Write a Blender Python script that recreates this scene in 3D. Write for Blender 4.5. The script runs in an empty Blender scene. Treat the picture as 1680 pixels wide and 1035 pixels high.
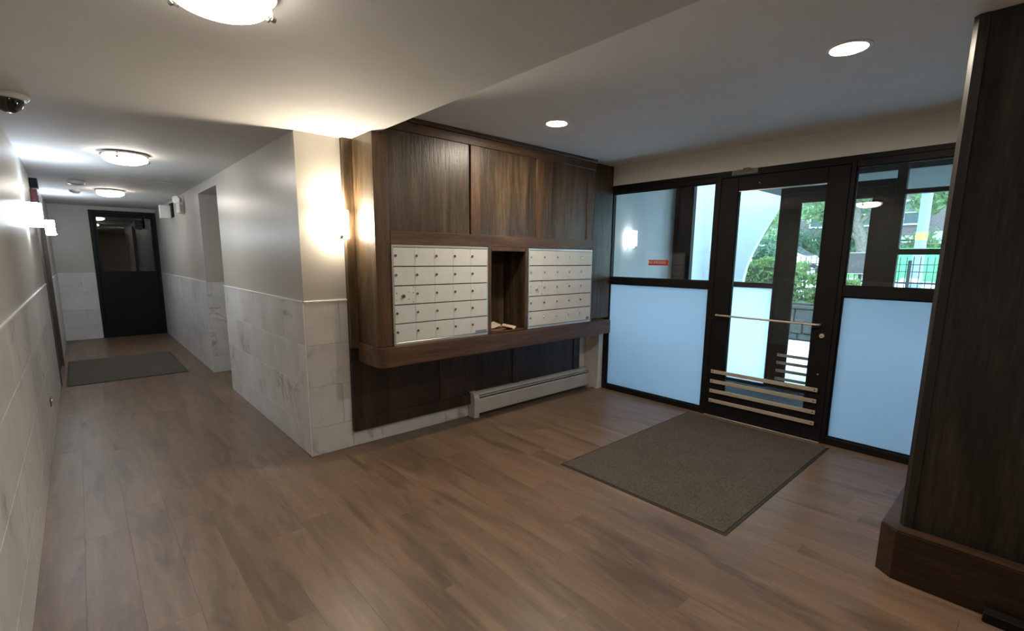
import bpy, bmesh, math, random
from mathutils import Vector, Matrix
random.seed(7)
C = bpy.context.scene.collection
SC = bpy.context.scene

# ------------------------------------------------------------------ camera, world, exposure
cam = bpy.data.cameras.new('camera')
cam_o = bpy.data.objects.new('camera', cam)
C.objects.link(cam_o)
Rr = Vector((0.74351903, -0.66866596, 0.00807999))
Uu = Vector((0.10070451, 0.12390648, 0.9871706))
Ww = Vector((0.66108854, 0.73316643, -0.1594645))
M = Matrix.Identity(4)
for i in range(3):
    M[i][0], M[i][1], M[i][2] = Rr[i], Uu[i], -Ww[i]
M[2][3] = 1.5
cam_o.matrix_world = M
cam.sensor_width = 36.0
cam.lens = 783.174 * 36.0 / 1680.0
cam.shift_y = (550.272 - 517.5) / 1680.0
cam.clip_start, cam.clip_end = 0.02, 200
SC.camera = cam_o

world = bpy.data.worlds.new('overcast_sky')
SC.world = world
world.use_nodes = True
wn = world.node_tree
wn.nodes.clear()
SKY_STRENGTH = 10.0
bg = wn.nodes.new('ShaderNodeBackground')
bg.inputs['Color'].default_value = (0.56, 0.80, 1.0, 1)
bg.inputs['Strength'].default_value = SKY_STRENGTH
wo = wn.nodes.new('ShaderNodeOutputWorld')
wn.links.new(bg.outputs[0], wo.inputs[0])

SC.view_settings.view_transform = 'Standard'
SC.view_settings.look = 'None'
SC.view_settings.exposure = 0.0
SC.view_settings.gamma = 1.0
SC.view_settings.use_curve_mapping = False

SCONCE_POWER = 62.0
FLUSH_POWER = 19.0
CORR_FLUSH_POWER = 32.0
CORR_SCONCE_POWER = 46.0
CAN_POWER = 410.0

# ------------------------------------------------------------------ dimensions (metres)
XL, XC, YW, YE = -0.285, 1.176, 3.554, 11.40
ZL, ZH, ZR = 2.353, 2.495, 1.169
XS, XG = 1.63, 4.466
YB = -2.6
XO = 6.0

# ------------------------------------------------------------------ material helpers
def new_mat(name):
    m = bpy.data.materials.new(name)
    m.use_nodes = True
    nt = m.node_tree
    nt.nodes.clear()
    out = nt.nodes.new('ShaderNodeOutputMaterial')
    return m, nt, out

def N(nt, kind, **kw):
    n = nt.nodes.new(kind)
    for k, v in kw.items():
        if k in n.inputs:
            n.inputs[k].default_value = v
        else:
            setattr(n, k, v)
    return n

def L(nt, a, b):
    nt.links.new(a, b)

def ramp(nt, fac, stops):
    r = nt.nodes.new('ShaderNodeValToRGB')
    el = r.color_ramp.elements
    while len(el) < len(stops):
        el.new(0.5)
    for e, (p, c) in zip(el, stops):
        e.position = p
        e.color = (c[0], c[1], c[2], 1)
    L(nt, fac, r.inputs[0])
    return r.outputs[0]

def coords(nt, scale=(1, 1, 1), rand=4.0):
    """World position plus a shift of its own for every object."""
    g = nt.nodes.new('ShaderNodeNewGeometry')
    oi = nt.nodes.new('ShaderNodeObjectInfo')
    sh = N(nt, 'ShaderNodeVectorMath', operation='MULTIPLY')
    cb = nt.nodes.new('ShaderNodeCombineXYZ')
    for i in range(3):
        L(nt, oi.outputs['Random'], cb.inputs[i])
    L(nt, cb.outputs[0], sh.inputs[0])
    sh.inputs[1].default_value = (rand, rand * 1.7, rand * 2.3)
    ad = N(nt, 'ShaderNodeVectorMath', operation='ADD')
    L(nt, g.outputs['Position'], ad.inputs[0])
    L(nt, sh.outputs[0], ad.inputs[1])
    mu = N(nt, 'ShaderNodeVectorMath', operation='MULTIPLY')
    L(nt, ad.outputs[0], mu.inputs[0])
    mu.inputs[1].default_value = scale
    return mu.outputs[0], oi.outputs['Random']

def noise(nt, vec, scale, detail=3.0, rough=0.55, dist=0.0):
    n = nt.nodes.new('ShaderNodeTexNoise')
    n.inputs['Scale'].default_value = scale
    n.inputs['Detail'].default_value = detail
    n.inputs['Roughness'].default_value = rough
    n.inputs['Distortion'].default_value = dist
    L(nt, vec, n.inputs['Vector'])
    return n.outputs['Fac']

def mixc(nt, fac, a, b, mode='MIX'):
    m = nt.nodes.new('ShaderNodeMix')
    m.data_type = 'RGBA'
    m.blend_type = mode
    for s, v in ((m.inputs[0], fac), (m.inputs[6], a), (m.inputs[7], b)):
        if hasattr(v, 'is_output'):
            L(nt, v, s)
        elif isinstance(v, (int, float)):
            s.default_value = v
        else:
            s.default_value = (v[0], v[1], v[2], 1)
    return m.outputs[2]

def bsdf(nt, out, color, rough=0.5, metal=0.0, spec=0.5, bump=None, bump_d=0.002, coat=0.0):
    p = nt.nodes.new('ShaderNodeBsdfPrincipled')
    if hasattr(color, 'is_output'):
        L(nt, color, p.inputs['Base Color'])
    else:
        p.inputs['Base Color'].default_value = (color[0], color[1], color[2], 1)
    if hasattr(rough, 'is_output'):
        L(nt, rough, p.inputs['Roughness'])
    else:
        p.inputs['Roughness'].default_value = rough
    p.inputs['Metallic'].default_value = metal
    p.inputs['Specular IOR Level'].default_value = spec
    p.inputs['Coat Weight'].default_value = coat
    if bump is not None:
        b = nt.nodes.new('ShaderNodeBump')
        b.inputs['Strength'].default_value = 1.0
        b.inputs['Distance'].default_value = bump_d
        L(nt, bump, b.inputs['Height'])
        L(nt, b.outputs[0], p.inputs['Normal'])
    L(nt, p.outputs[0], out.inputs[0])
    return p

def plain(name, color, rough=0.5, metal=0.0, spec=0.5, var=0.06, vs=6.0, bump_d=0.0, bscale=200.0):
    """One colour with slight mottling."""
    m, nt, out = new_mat(name)
    v, _ = coords(nt)
    f = noise(nt, v, vs, 4)
    lo = tuple(c * (1 - var) for c in color)
    hi = tuple(min(1, c * (1 + var)) for c in color)
    col = ramp(nt, f, [(0.3, lo), (0.7, hi)])
    bump = noise(nt, v, bscale, 2) if bump_d else None
    bsdf(nt, out, col, rough, metal, spec, bump, bump_d)
    return m

def wood(name, dark, mid, light, axis, rough=0.42, bump_d=0.0006, figure=0.8, stretch=0.09):
    m, nt, out = new_mat(name)
    s = [1, 1, 1]
    s['xyz'.index(axis)] = stretch
    v, rnd = coords(nt, tuple(s))
    broad = noise(nt, v, 7.0, 3, 0.5, figure)
    fine = noise(nt, v, 55.0, 4, 0.65)
    pores = noise(nt, v, 160.0, 2, 0.6)
    c1 = ramp(nt, broad, [(0.25, dark), (0.5, mid), (0.75, light)])
    c2 = ramp(nt, fine, [(0.35, (0.5, 0.48, 0.46)), (0.62, (1.12, 1.1, 1.06))])
    c3 = ramp(nt, pores, [(0.36, (0.55, 0.52, 0.5)), (0.46, (1, 1, 1))])
    col = mixc(nt, 0.8, c1, c2, 'MULTIPLY')
    col = mixc(nt, 0.6, col, c3, 'MULTIPLY')
    tone = ramp(nt, rnd, [(0.0, (0.85, 0.86, 0.88)), (1.0, (1.12, 1.08, 1.04))])
    col = mixc(nt, 1.0, col, tone, 'MULTIPLY')
    bsdf(nt, out, col, rough, 0, 0.5, fine, bump_d)
    return m

def emit(name, color, strength):
    m, nt, out = new_mat(name)
    e = nt.nodes.new('ShaderNodeEmission')
    e.inputs[0].default_value = (*color, 1)
    e.inputs[1].default_value = strength
    L(nt, e.outputs[0], out.inputs[0])
    return m

def glass(name, tint=(0.93, 0.96, 0.96), f0=0.045):
    m, nt, out = new_mat(name)
    lw = nt.nodes.new('ShaderNodeLayerWeight')
    lw.inputs['Blend'].default_value = 0.5
    pw = N(nt, 'ShaderNodeMath', operation='POWER')
    L(nt, lw.outputs['Facing'], pw.inputs[0])
    pw.inputs[1].default_value = 5.0
    ml = N(nt, 'ShaderNodeMath', operation='MULTIPLY_ADD')
    L(nt, pw.outputs[0], ml.inputs[0])
    ml.inputs[1].default_value = 0.9
    ml.inputs[2].default_value = f0
    t = nt.nodes.new('ShaderNodeBsdfTransparent')
    t.inputs[0].default_value = (*tint, 1)
    g = nt.nodes.new('ShaderNodeBsdfGlossy')
    g.inputs['Roughness'].default_value = 0.01
    mx = nt.nodes.new('ShaderNodeMixShader')
    L(nt, ml.outputs[0], mx.inputs[0])
    L(nt, t.outputs[0], mx.inputs[1])
    L(nt, g.outputs[0], mx.inputs[2])
    L(nt, mx.outputs[0], out.inputs[0])
    return m

def frosted(name):
    m, nt, out = new_mat(name)
    t = nt.nodes.new('ShaderNodeBsdfTranslucent')
    t.inputs[0].default_value = (0.84, 0.91, 0.97, 1)
    d = nt.nodes.new('ShaderNodeBsdfDiffuse')
    d.inputs[0].default_value = (0.66, 0.73, 0.80, 1)
    mx = nt.nodes.new('ShaderNodeMixShader')
    mx.inputs[0].default_value = 0.10
    L(nt, t.outputs[0], mx.inputs[1])
    L(nt, d.outputs[0], mx.inputs[2])
    g = nt.nodes.new('ShaderNodeBsdfGlossy')
    g.inputs['Roughness'].default_value = 0.25
    m2 = nt.nodes.new('ShaderNodeMixShader')
    m2.inputs[0].default_value = 0.03
    L(nt, mx.outputs[0], m2.inputs[1])
    L(nt, g.outputs[0], m2.inputs[2])
    L(nt, m2.outputs[0], out.inputs[0])
    return m

# ------------------------------------------------------------------ materials
MT = {}
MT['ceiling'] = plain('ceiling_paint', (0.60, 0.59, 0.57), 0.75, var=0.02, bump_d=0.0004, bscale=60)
MT['ceiling_daylit'] = plain('ceiling_daylit_paint', (0.80, 0.79, 0.77), 0.75, var=0.02, bump_d=0.0004, bscale=60)  # whiter than the low ceiling, standing in for daylight near the entrance
MT['paint'] = plain('wall_paint', (0.50, 0.475, 0.425), 0.33, var=0.025, bump_d=0.0006, bscale=35)
MT['paint_header'] = plain('header_paint', (0.80, 0.785, 0.74), 0.55, var=0.03)
MT['trim'] = plain('white_metal_trim', (0.85, 0.85, 0.84), 0.3, 0.0)
MT['white_enamel'] = plain('white_enamel', (0.70, 0.69, 0.65), 0.35, var=0.03)
MT['heater'] = plain('heater_enamel', (0.58, 0.56, 0.51), 0.4, var=0.04)
MT['mailbox'] = plain('mailbox_enamel', (0.66, 0.65, 0.61), 0.38, 0.0, var=0.03, vs=12)
MT['mail_frame'] = plain('mailbox_aluminium', (0.62, 0.61, 0.58), 0.3, 0.7)
MT['mail_dark'] = plain('mailbox_gap', (0.12, 0.12, 0.12), 0.6)
MT['lock'] = plain('lock_steel', (0.35, 0.33, 0.30), 0.25, 1.0)
MT['keyhole'] = plain('keyhole_black', (0.02, 0.02, 0.02), 0.5)
MT['chrome'] = plain('brushed_nickel', (0.55, 0.53, 0.50), 0.28, 1.0)
MT['brass'] = plain('aged_brass_strip', (0.66, 0.58, 0.46), 0.42, 0.45, var=0.1)
MT['black'] = plain('black_anodised', (0.011, 0.011, 0.011), 0.45, spec=0.18, var=0.15)
MT['black_door'] = plain('black_door_paint', (0.009, 0.009, 0.0095), 0.5, spec=0.18, var=0.1)
MT['dome'] = plain('smoked_dome', (0.008, 0.008, 0.01), 0.05, spec=0.8)
MT['elev'] = plain('brown_steel', (0.16, 0.14, 0.12), 0.35, 0.6)
MT['red'] = plain('dark_red_plastic', (0.16, 0.015, 0.02), 0.35)
MT['sticker'] = plain('red_sticker', (0.55, 0.05, 0.02), 0.5)
MT['white'] = plain('white_print', (0.85, 0.82, 0.78), 0.5)
MT['plastic'] = plain('white_plastic', (0.72, 0.72, 0.72), 0.4)
MT['grey'] = plain('grey_plastic', (0.3, 0.3, 0.3), 0.45)
MT['vest_wall'] = plain('vestibule_paint', (0.66, 0.68, 0.68), 0.6, var=0.03)
MT['stucco'] = plain('white_stucco', (0.50, 0.55, 0.57), 0.8, var=0.03)
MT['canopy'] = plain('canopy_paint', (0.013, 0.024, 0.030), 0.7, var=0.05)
MT['concrete'] = plain('pale_concrete', (0.72, 0.72, 0.70), 0.85, var=0.08)
MT['asphalt'] = plain('asphalt', (0.28, 0.28, 0.29), 0.9, var=0.1)
MT['stone'] = plain('planter_stone', (0.055, 0.055, 0.05), 0.85, var=0.35, vs=9, bump_d=0.004, bscale=30)
MT['mortar'] = plain('mortar', (0.03, 0.03, 0.03), 0.95)
MT['bark'] = plain('bark', (0.16, 0.14, 0.115), 0.9, var=0.4, vs=10, bump_d=0.006, bscale=25)
MT['lawn'] = plain('lawn', (0.16, 0.34, 0.10), 0.9, var=0.3, vs=8)
MT['screen'] = plain('green_screen_fabric', (0.10, 0.50, 0.17), 0.8, var=0.1, vs=3)
MT['iron'] = plain('black_iron', (0.02, 0.022, 0.025), 0.5)
MT['pole'] = plain('painted_pole', (0.20, 0.275, 0.34), 0.5)
MT['yellow'] = plain('yellow_band', (0.65, 0.62, 0.08), 0.5)
MT['car'] = plain('white_car_paint', (0.78, 0.79, 0.80), 0.25)
MT['car_glass'] = plain('car_glass', (0.03, 0.04, 0.045), 0.08)
MT['rubber'] = plain('tyre_rubber', (0.02, 0.02, 0.022), 0.8)
MT['banner'] = plain('brown_banner', (0.085, 0.076, 0.072), 0.7, var=0.06)
MT['banner_text'] = plain('banner_letters', (0.125, 0.118, 0.112), 0.7)
MT['lime'] = plain('stone_band', (0.45, 0.45, 0.44), 0.8)
MT['window'] = plain('far_window', (0.10, 0.12, 0.13), 0.1)
MT['paper'] = plain('paper', (0.62, 0.51, 0.40), 0.7, var=0.08)
MT['paper_brown'] = plain('brown_print', (0.20, 0.09, 0.045), 0.6, var=0.4, vs=40)
MT['glass'] = glass('clear_glass')
MT['glass_dark'] = glass('door_lite_glass', (0.32, 0.36, 0.40), 0.11)
MT['frost'] = frosted('frosted_glass')
MT['wood_z'] = wood('walnut_frame_upright', (0.060, 0.031, 0.014), (0.120, 0.064, 0.030), (0.195, 0.108, 0.053), 'z')
MT['wood_x'] = wood('walnut_frame_level', (0.058, 0.029, 0.013), (0.122, 0.064, 0.030), (0.20, 0.108, 0.052), 'x')
MT['panel'] = wood('walnut_panel', (0.034, 0.0225, 0.0125), (0.080, 0.054, 0.030), (0.156, 0.106, 0.062), 'z', 0.34, 0.0018, 1.7, 0.10)
MT['column'] = wood('ebonised_column', (0.013, 0.011, 0.0105), (0.033, 0.029, 0.027), (0.080, 0.071, 0.065), 'z', 0.40)
MT['colbase'] = wood('column_base_wood', (0.034, 0.018, 0.010), (0.068, 0.037, 0.020), (0.115, 0.066, 0.037), 'y', 0.42)
MT['dark_panel'] = wood('stained_backboard', (0.020, 0.0135, 0.0095), (0.042, 0.027, 0.0185), (0.072, 0.047, 0.032), 'z', 0.45)

def marble_mat():
    m, nt, out = new_mat('marble_tile')
    v, rnd = coords(nt, (1, 1, 1), 9.0)
    warp = noise(nt, v, 1.7, 5, 0.5, 0.5)
    def vein(f, w):
        a = N(nt, 'ShaderNodeMath', operation='SUBTRACT'); L(nt, f, a.inputs[0]); a.inputs[1].default_value = 0.5
        b = N(nt, 'ShaderNodeMath', operation='ABSOLUTE'); L(nt, a.outputs[0], b.inputs[0])
        return ramp(nt, b.outputs[0], [(0.0, (0.60, 0.59, 0.57)), (w, (1, 1, 1))])
    fine = noise(nt, v, 1.1, 6, 0.55, 0.8)
    cloud = noise(nt, v, 3.0, 3)
    mask = noise(nt, v, 1.9, 2)
    c = ramp(nt, cloud, [(0.3, (0.63, 0.625, 0.61)), (0.7, (0.76, 0.755, 0.745))])
    veins = mixc(nt, 1.0, vein(warp, 0.028), vein(fine, 0.014), 'MULTIPLY')
    mk = ramp(nt, mask, [(0.50, (0, 0, 0)), (0.66, (1, 1, 1))])
    c = mixc(nt, mk, c, mixc(nt, 1.0, c, veins, 'MULTIPLY'))
    tone = ramp(nt, rnd, [(0, (0.95, 0.95, 0.95)), (1, (1.04, 1.04, 1.04))])
    c = mixc(nt, 1.0, c, tone, 'MULTIPLY')
    bsdf(nt, out, c, 0.28, 0, 0.4)
    return m
MT['marble'] = marble_mat()
MT['grout'] = plain('grout', (0.42, 0.41, 0.39), 0.9)

def plank_mat():
    m, nt, out = new_mat('vinyl_plank')
    v, rnd = coords(nt, (1, 0.11, 1), 0.25)
    v2, _ = coords(nt, (1, 0.22, 1), 0.12)
    broad = noise(nt, v, 9.0, 4, 0.6, 0.6)
    fine = noise(nt, v, 60.0, 4, 0.65)
    patch = noise(nt, v2, 5.5, 4, 0.6, 0.5)
    c = ramp(nt, broad, [(0.25, (0.128, 0.083, 0.053)), (0.5, (0.192, 0.125, 0.080)), (0.75, (0.255, 0.170, 0.111))])
    f = ramp(nt, fine, [(0.3, (0.82, 0.82, 0.83)), (0.7, (1.08, 1.07, 1.06))])
    c = mixc(nt, 0.8, c, f, 'MULTIPLY')
    pm = ramp(nt, patch, [(0.54, (0, 0, 0)), (0.66, (0.8, 0.8, 0.8))])
    c = mixc(nt, pm, c, (0.095, 0.061, 0.042))
    tone = ramp(nt, rnd, [(0, (0.93, 0.935, 0.94)), (0.5, (1.0, 1.0, 1.0)), (1, (1.06, 1.055, 1.05))])
    c = mixc(nt, 1.0, c, tone, 'MULTIPLY')
    bsdf(nt, out, c, 0.37, 0, 0.5, fine, 0.0003)
    return m
MT['plank'] = plank_mat()
MT['subfloor'] = plain('subfloor', (0.05, 0.04, 0.03), 0.9)

def mat_mat(name, a, b):
    m, nt, out = new_mat(name)
    v, _ = coords(nt)
    f = noise(nt, v, 140, 3, 0.7)
    g = noise(nt, v, 5, 3)
    c = ramp(nt, f, [(0.3, a), (0.7, b)])
    c = mixc(nt, 0.5, c, ramp(nt, g, [(0.3, (0.8, 0.8, 0.8)), (0.7, (1.1, 1.1, 1.1))]), 'MULTIPLY')
    bsdf(nt, out, c, 0.95, 0, 0.15, f, 0.004)
    return m
MT['mat'] = mat_mat('brown_mat_pile', (0.040, 0.034, 0.029), (0.165, 0.141, 0.117))
MT['mat_edge'] = plain('mat_rubber_edge', (0.03, 0.025, 0.02), 0.7)
MT['mat_vest'] = mat_mat('blue_grey_carpet', (0.05, 0.055, 0.065), (0.16, 0.17, 0.19))

def leaf_mat(name, a, b):
    m, nt, out = new_mat(name)
    v, rnd = coords(nt)
    f = noise(nt, v, 7, 3)
    c = ramp(nt, f, [(0.3, a), (0.7, b)])
    d = nt.nodes.new('ShaderNodeBsdfDiffuse'); L(nt, c, d.inputs[0])
    t = nt.nodes.new('ShaderNodeBsdfTranslucent'); L(nt, c, t.inputs[0])
    mx = nt.nodes.new('ShaderNodeMixShader'); mx.inputs[0].default_value = 0.4
    L(nt, d.outputs[0], mx.inputs[1]); L(nt, t.outputs[0], mx.inputs[2])
    L(nt, mx.outputs[0], out.inputs[0])
    return m
MT['leaf'] = leaf_mat('tree_leaves', (0.12, 0.20, 0.10), (0.30, 0.40, 0.21))
MT['leaf_hedge'] = leaf_mat('hedge_leaves', (0.06, 0.13, 0.05), (0.25, 0.36, 0.13))
MT['leaf_dark'] = leaf_mat('bush_leaves', (0.07, 0.14, 0.09), (0.18, 0.29, 0.19))
MT['hedge_core'] = plain('hedge_twigs', (0.025, 0.04, 0.02), 0.9, var=0.4)

def brick_far():
    m, nt, out = new_mat('far_brick')
    v, _ = coords(nt, (1, 1, 1), 0.0)
    sw = nt.nodes.new('ShaderNodeSeparateXYZ'); L(nt, v, sw.inputs[0])
    cb = nt.nodes.new('ShaderNodeCombineXYZ')
    L(nt, sw.outputs[1], cb.inputs[0]); L(nt, sw.outputs[2], cb.inputs[1])
    b = nt.nodes.new('ShaderNodeTexBrick')
    L(nt, cb.outputs[0], b.inputs['Vector'])
    b.inputs['Scale'].default_value = 3.0
    b.inputs['Color1'].default_value = (0.115, 0.082, 0.085, 1)
    b.inputs['Color2'].default_value = (0.145, 0.108, 0.110, 1)
    b.inputs['Mortar'].default_value = (0.20, 0.18, 0.18, 1)
    b.inputs['Mortar Size'].default_value = 0.03
    bsdf(nt, out, b.outputs['Color'], 0.9)
    return m
MT['brick'] = brick_far()

WARM = (1.0, 0.87, 0.68)
COOL = (0.80, 0.90, 1.0)
MT['sconce_glass'] = emit('sconce_lit_glass', WARM, SCONCE_POWER)
MT['sconce_cool'] = emit('corridor_sconce_lit_glass', COOL, CORR_SCONCE_POWER)
MT['sconce_vest'] = emit('vestibule_sconce_lit_glass', (0.9, 0.97, 1.0), 5.0)
MT['flush_glass'] = emit('flush_lamp_lit_glass', (1.0, 0.91, 0.79), FLUSH_POWER)
MT['flush_corr'] = emit('corridor_flush_lit_glass', (1.0, 0.93, 0.84), CORR_FLUSH_POWER)
MT['can_glass'] = emit('downlight_lit_lens', (1.0, 0.87, 0.70), CAN_POWER)

# ------------------------------------------------------------------ mesh helpers
ORG = {}

class B(object):
    """A bmesh with solids added in world coordinates."""
    def __init__(self):
        self.bm = bmesh.new()

    def box(self, x0, x1, y0, y1, z0, z1, c=0.0, seg=1):
        t = bmesh.new()
        bmesh.ops.create_cube(t, size=1.0)
        sx, sy, sz = abs(x1 - x0), abs(y1 - y0), abs(z1 - z0)
        for v in t.verts:
            v.co = Vector(((x0 + x1) / 2 + v.co.x * sx, (y0 + y1) / 2 + v.co.y * sy, (z0 + z1) / 2 + v.co.z * sz))
        if c > 0:
            bmesh.ops.bevel(t, geom=list(t.edges), offset=min(c, 0.45 * min(sx, sy, sz)), segments=seg, affect='EDGES', profile=0.5)
        self.merge(t)
        return self

    def merge(self, t, mx=None):
        if mx is not None:
            t.transform(mx)
        me = bpy.data.meshes.new('tmp')
        t.to_mesh(me)
        t.free()
        self.bm.from_mesh(me)
        bpy.data.meshes.remove(me)

    def poly(self, pts, d):
        """Prism: polygon pts (3-D, planar) pushed along vector d."""
        d = Vector(d)
        a = [self.bm.verts.new(Vector(p)) for p in pts]
        b = [self.bm.verts.new(Vector(p) + d) for p in pts]
        n = len(pts)
        self.bm.faces.new(a)
        self.bm.faces.new(list(reversed(b)))
        for i in range(n):
            self.bm.faces.new((a[i], b[i], b[(i + 1) % n], a[(i + 1) % n]))
        return self

    def lathe(self, prof, centre, axis=(0, 0, 1), seg=24, arc=None):
        """prof: list of (radius, height along axis) around centre."""
        ax = Vector(axis).normalized()
        q = Vector((0, 0, 1)).rotation_difference(ax)
        ce = Vector(centre)
        rings = []
        for r, hgt in prof:
            if r < 1e-6:
                rings.append([self.bm.verts.new(ce + q @ Vector((0, 0, hgt)))])
            else:
                rings.append([self.bm.verts.new(ce + q @ Vector((r * math.cos(2 * math.pi * k / seg), r * math.sin(2 * math.pi * k / seg), hgt))) for k in range(seg)])
        for a, b in zip(rings, rings[1:]):
            for k in range(seg):
                k2 = (k + 1) % seg
                if len(a) == 1 and len(b) == 1:
                    continue
                if len(a) == 1:
                    self.bm.faces.new((a[0], b[k], b[k2]))
                elif len(b) == 1:
                    self.bm.faces.new((a[k], a[k2], b[0]))
                else:
                    self.bm.faces.new((a[k], a[k2], b[k2], b[k]))
        return self

    def tube(self, pts, rad, seg=8):
        """Tube through points; rad one number or one per point."""
        pts = [Vector(p) for p in pts]
        n = len(pts)
        rs = rad if isinstance(rad, (list, tuple)) else [rad] * n
        rings = []
        for i, p in enumerate(pts):
            d = (pts[min(i + 1, n - 1)] - pts[max(i - 1, 0)]).normalized()
            s = d.cross(Vector((0, 0, 1)))
            if s.length < 1e-3:
                s = d.cross(Vector((0, 1, 0)))
            s.normalize()
            t = d.cross(s)
            rings.append([self.bm.verts.new(p + rs[i] * (math.cos(2 * math.pi * k / seg) * s + math.sin(2 * math.pi * k / seg) * t)) for k in range(seg)])
        for a, b in zip(rings, rings[1:]):
            for k in range(seg):
                self.bm.faces.new((a[k], a[(k + 1) % seg], b[(k + 1) % seg], b[k]))
        self.bm.faces.new(list(reversed(rings[0])))
        self.bm.faces.new(rings[-1])
        return self

def tag(o, label=None, cat=None, group=None, kind=None):
    if label: o['label'] = label
    if cat: o['category'] = cat
    if group: o['group'] = group
    if kind: o['kind'] = kind
    return o

def thing(name, loc, label, cat, group=None, kind=None):
    o = bpy.data.objects.new(name, None)
    C.objects.link(o)
    o.empty_display_size = 0.05
    o.location = loc
    ORG[o.name] = Vector(loc)
    return tag(o, label, cat, group, kind)

def obj(name, b, mat, parent=None, loc=None, smooth=False, label=None):
    """Link a builder (in world coordinates) as one mesh object, under parent or on its own with origin loc."""
    bm = b.bm
    org = ORG[parent.name] if parent is not None else Vector(loc or (0, 0, 0))
    if org.length > 0:
        bmesh.ops.translate(bm, verts=bm.verts, vec=-org)
    bmesh.ops.recalc_face_normals(bm, faces=bm.faces)
    me = bpy.data.meshes.new(name)
    bm.to_mesh(me)
    bm.free()
    if smooth:
        for p in me.polygons:
            p.use_smooth = True
        try:
            me.set_sharp_from_angle(angle=math.radians(40))
        except Exception:
            pass
    if mat is not None:
        me.materials.append(mat)
    o = bpy.data.objects.new(name, me)
    C.objects.link(o)
    if parent is not None:
        o.parent = parent
        ORG[o.name] = org
    else:
        o.location = org
        ORG[o.name] = org
    if label:
        o['label'] = label
    return o

def piece(name, me, parent, loc):
    """A repeat of a shared mesh, placed at a world location under its parent."""
    o = bpy.data.objects.new(name, me)
    C.objects.link(o)
    o.parent = parent
    o.location = Vector(loc) - ORG[parent.name]
    ORG[o.name] = Vector(loc)
    return o

def mesh_of(b, name, mat):
    bmesh.ops.recalc_face_normals(b.bm, faces=b.bm.faces)
    me = bpy.data.meshes.new(name)
    b.bm.to_mesh(me)
    b.bm.free()
    me.materials.append(mat)
    return me

def copy_thing(root, loc, label=None, group=None):
    r = root.copy()
    C.objects.link(r)
    r.location = loc
    ORG[r.name] = Vector(loc)
    if label: r['label'] = label
    if group: r['group'] = group
    for ch in list(root.children):
        c = ch.copy()
        C.objects.link(c)
        c.parent = r
        ORG[c.name] = ORG[r.name]
        for g in list(ch.children):
            d = g.copy()
            C.objects.link(d)
            d.parent = c
    return r

def text_mesh(body, size, name, mat, extrude=0.0006, squeeze=1.0):
    cu = bpy.data.curves.new(name, 'FONT')
    cu.body = body
    cu.size = size
    cu.align_x = 'CENTER'
    cu.align_y = 'CENTER'
    cu.extrude = extrude
    o = bpy.data.objects.new('tmp_text', cu)
    C.objects.link(o)
    bpy.context.view_layer.update()
    dg = bpy.context.evaluated_depsgraph_get()
    me = bpy.data.meshes.new_from_object(o.evaluated_get(dg))
    bpy.data.objects.remove(o)
    bpy.data.curves.remove(cu)
    me.name = name
    me.materials.clear()
    me.materials.append(mat)
    if squeeze != 1.0:
        me.transform(Matrix.Diagonal((squeeze, 1, 1, 1)))
    return me

def struct(name, label, cat, loc=(0, 0, 0)):
    return thing(name, loc, label, cat, None, 'structure')

# ================================================================== ROOM SHELL
# ---- floor: a slab whose planks are parts
floor = obj('floor', B().box(XL - 0.3, XG, YB - 0.2, YE + 0.2, -0.12, -0.009).box(XC, XC + 1.8, 5.6, 7.6, -0.12, -0.009), MT['subfloor'])
tag(floor, 'floor of grey-brown wood-look planks running along the corridor', 'floor', None, 'structure')
PW, PL = 0.184, 1.22
rest = B()
rng = random.Random(3)
x = XL - 0.02
k = 0
plank_cache = {}
while x < XG:
    x1 = min(x + PW, XG)
    y_end = YE if x < XC else YW + 0.01
    y = 0.25 - rng.random() * PL
    first_y = y
    while y < y_end:
        y1 = min(y + PL, y_end)
        key = (round(x1 - x, 3), round(y1 - y, 3))
        if key not in plank_cache:
            w_, l_ = key
            plank_cache[key] = mesh_of(B().box(-w_ / 2 + .0001, w_ / 2 - .0001, -l_ / 2 + .0001, l_ / 2 - .0001, -0.008, 0.0, 0.0004), 'plank', MT['plank'])
        # planks wholly behind the camera's lower frame edge are joined below
        piece('plank', plank_cache[key], floor, ((x + x1) / 2, (y + y1) / 2, 0.0))
        y = y1
    yy = first_y
    while yy > YB:
        y0 = max(yy - PL, YB)
        rest.box(x + .0004, x1 - .0004, y0 + .0004, yy - .0004, -0.008, 0.0)
        yy = y0
    x = x1
rest.box(1.3515, XC + 1.55, 5.77, 7.287, -0.008, 0.0)
r_ = obj('plank_rest', rest, MT['plank'], floor)
r_['kind'] = 'stuff'

# ---- ceilings
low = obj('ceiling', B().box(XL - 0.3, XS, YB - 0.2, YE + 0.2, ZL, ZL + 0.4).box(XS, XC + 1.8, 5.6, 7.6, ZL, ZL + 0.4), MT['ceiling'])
tag(low, 'lower painted ceiling over the corridor and left half of the lobby', 'ceiling', None, 'structure')
high = obj('ceiling_front', B().box(XS, XG + 0.3, YB - 0.2, YW + 0.3, ZH, ZH + 0.3), MT['ceiling_daylit'])
tag(high, 'raised painted ceiling with recessed lights over the entrance', 'ceiling', None, 'structure')

# ---- tiling helper
TW, TH, TT = 0.635, 0.318, 0.007
tile_cache = {}
def tile_mesh(axis, w, h):
    key = (axis, round(w, 3), round(h, 3))
    if key not in tile_cache:
        g = 0.0012
        if axis == 'x':      # tile lies in a plane Y = const, width along X
            b = B().box(-w / 2 + g, w / 2 - g, -TT / 2, TT / 2, -h / 2 + g, h / 2 - g, 0.0012)
        else:
            b = B().box(-TT / 2, TT / 2, -w / 2 + g, w / 2 - g, -h / 2 + g, h / 2 - g, 0.0012)
        tile_cache[key] = mesh_of(b, 'tile', MT['marble'])
    return tile_cache[key]

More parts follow.
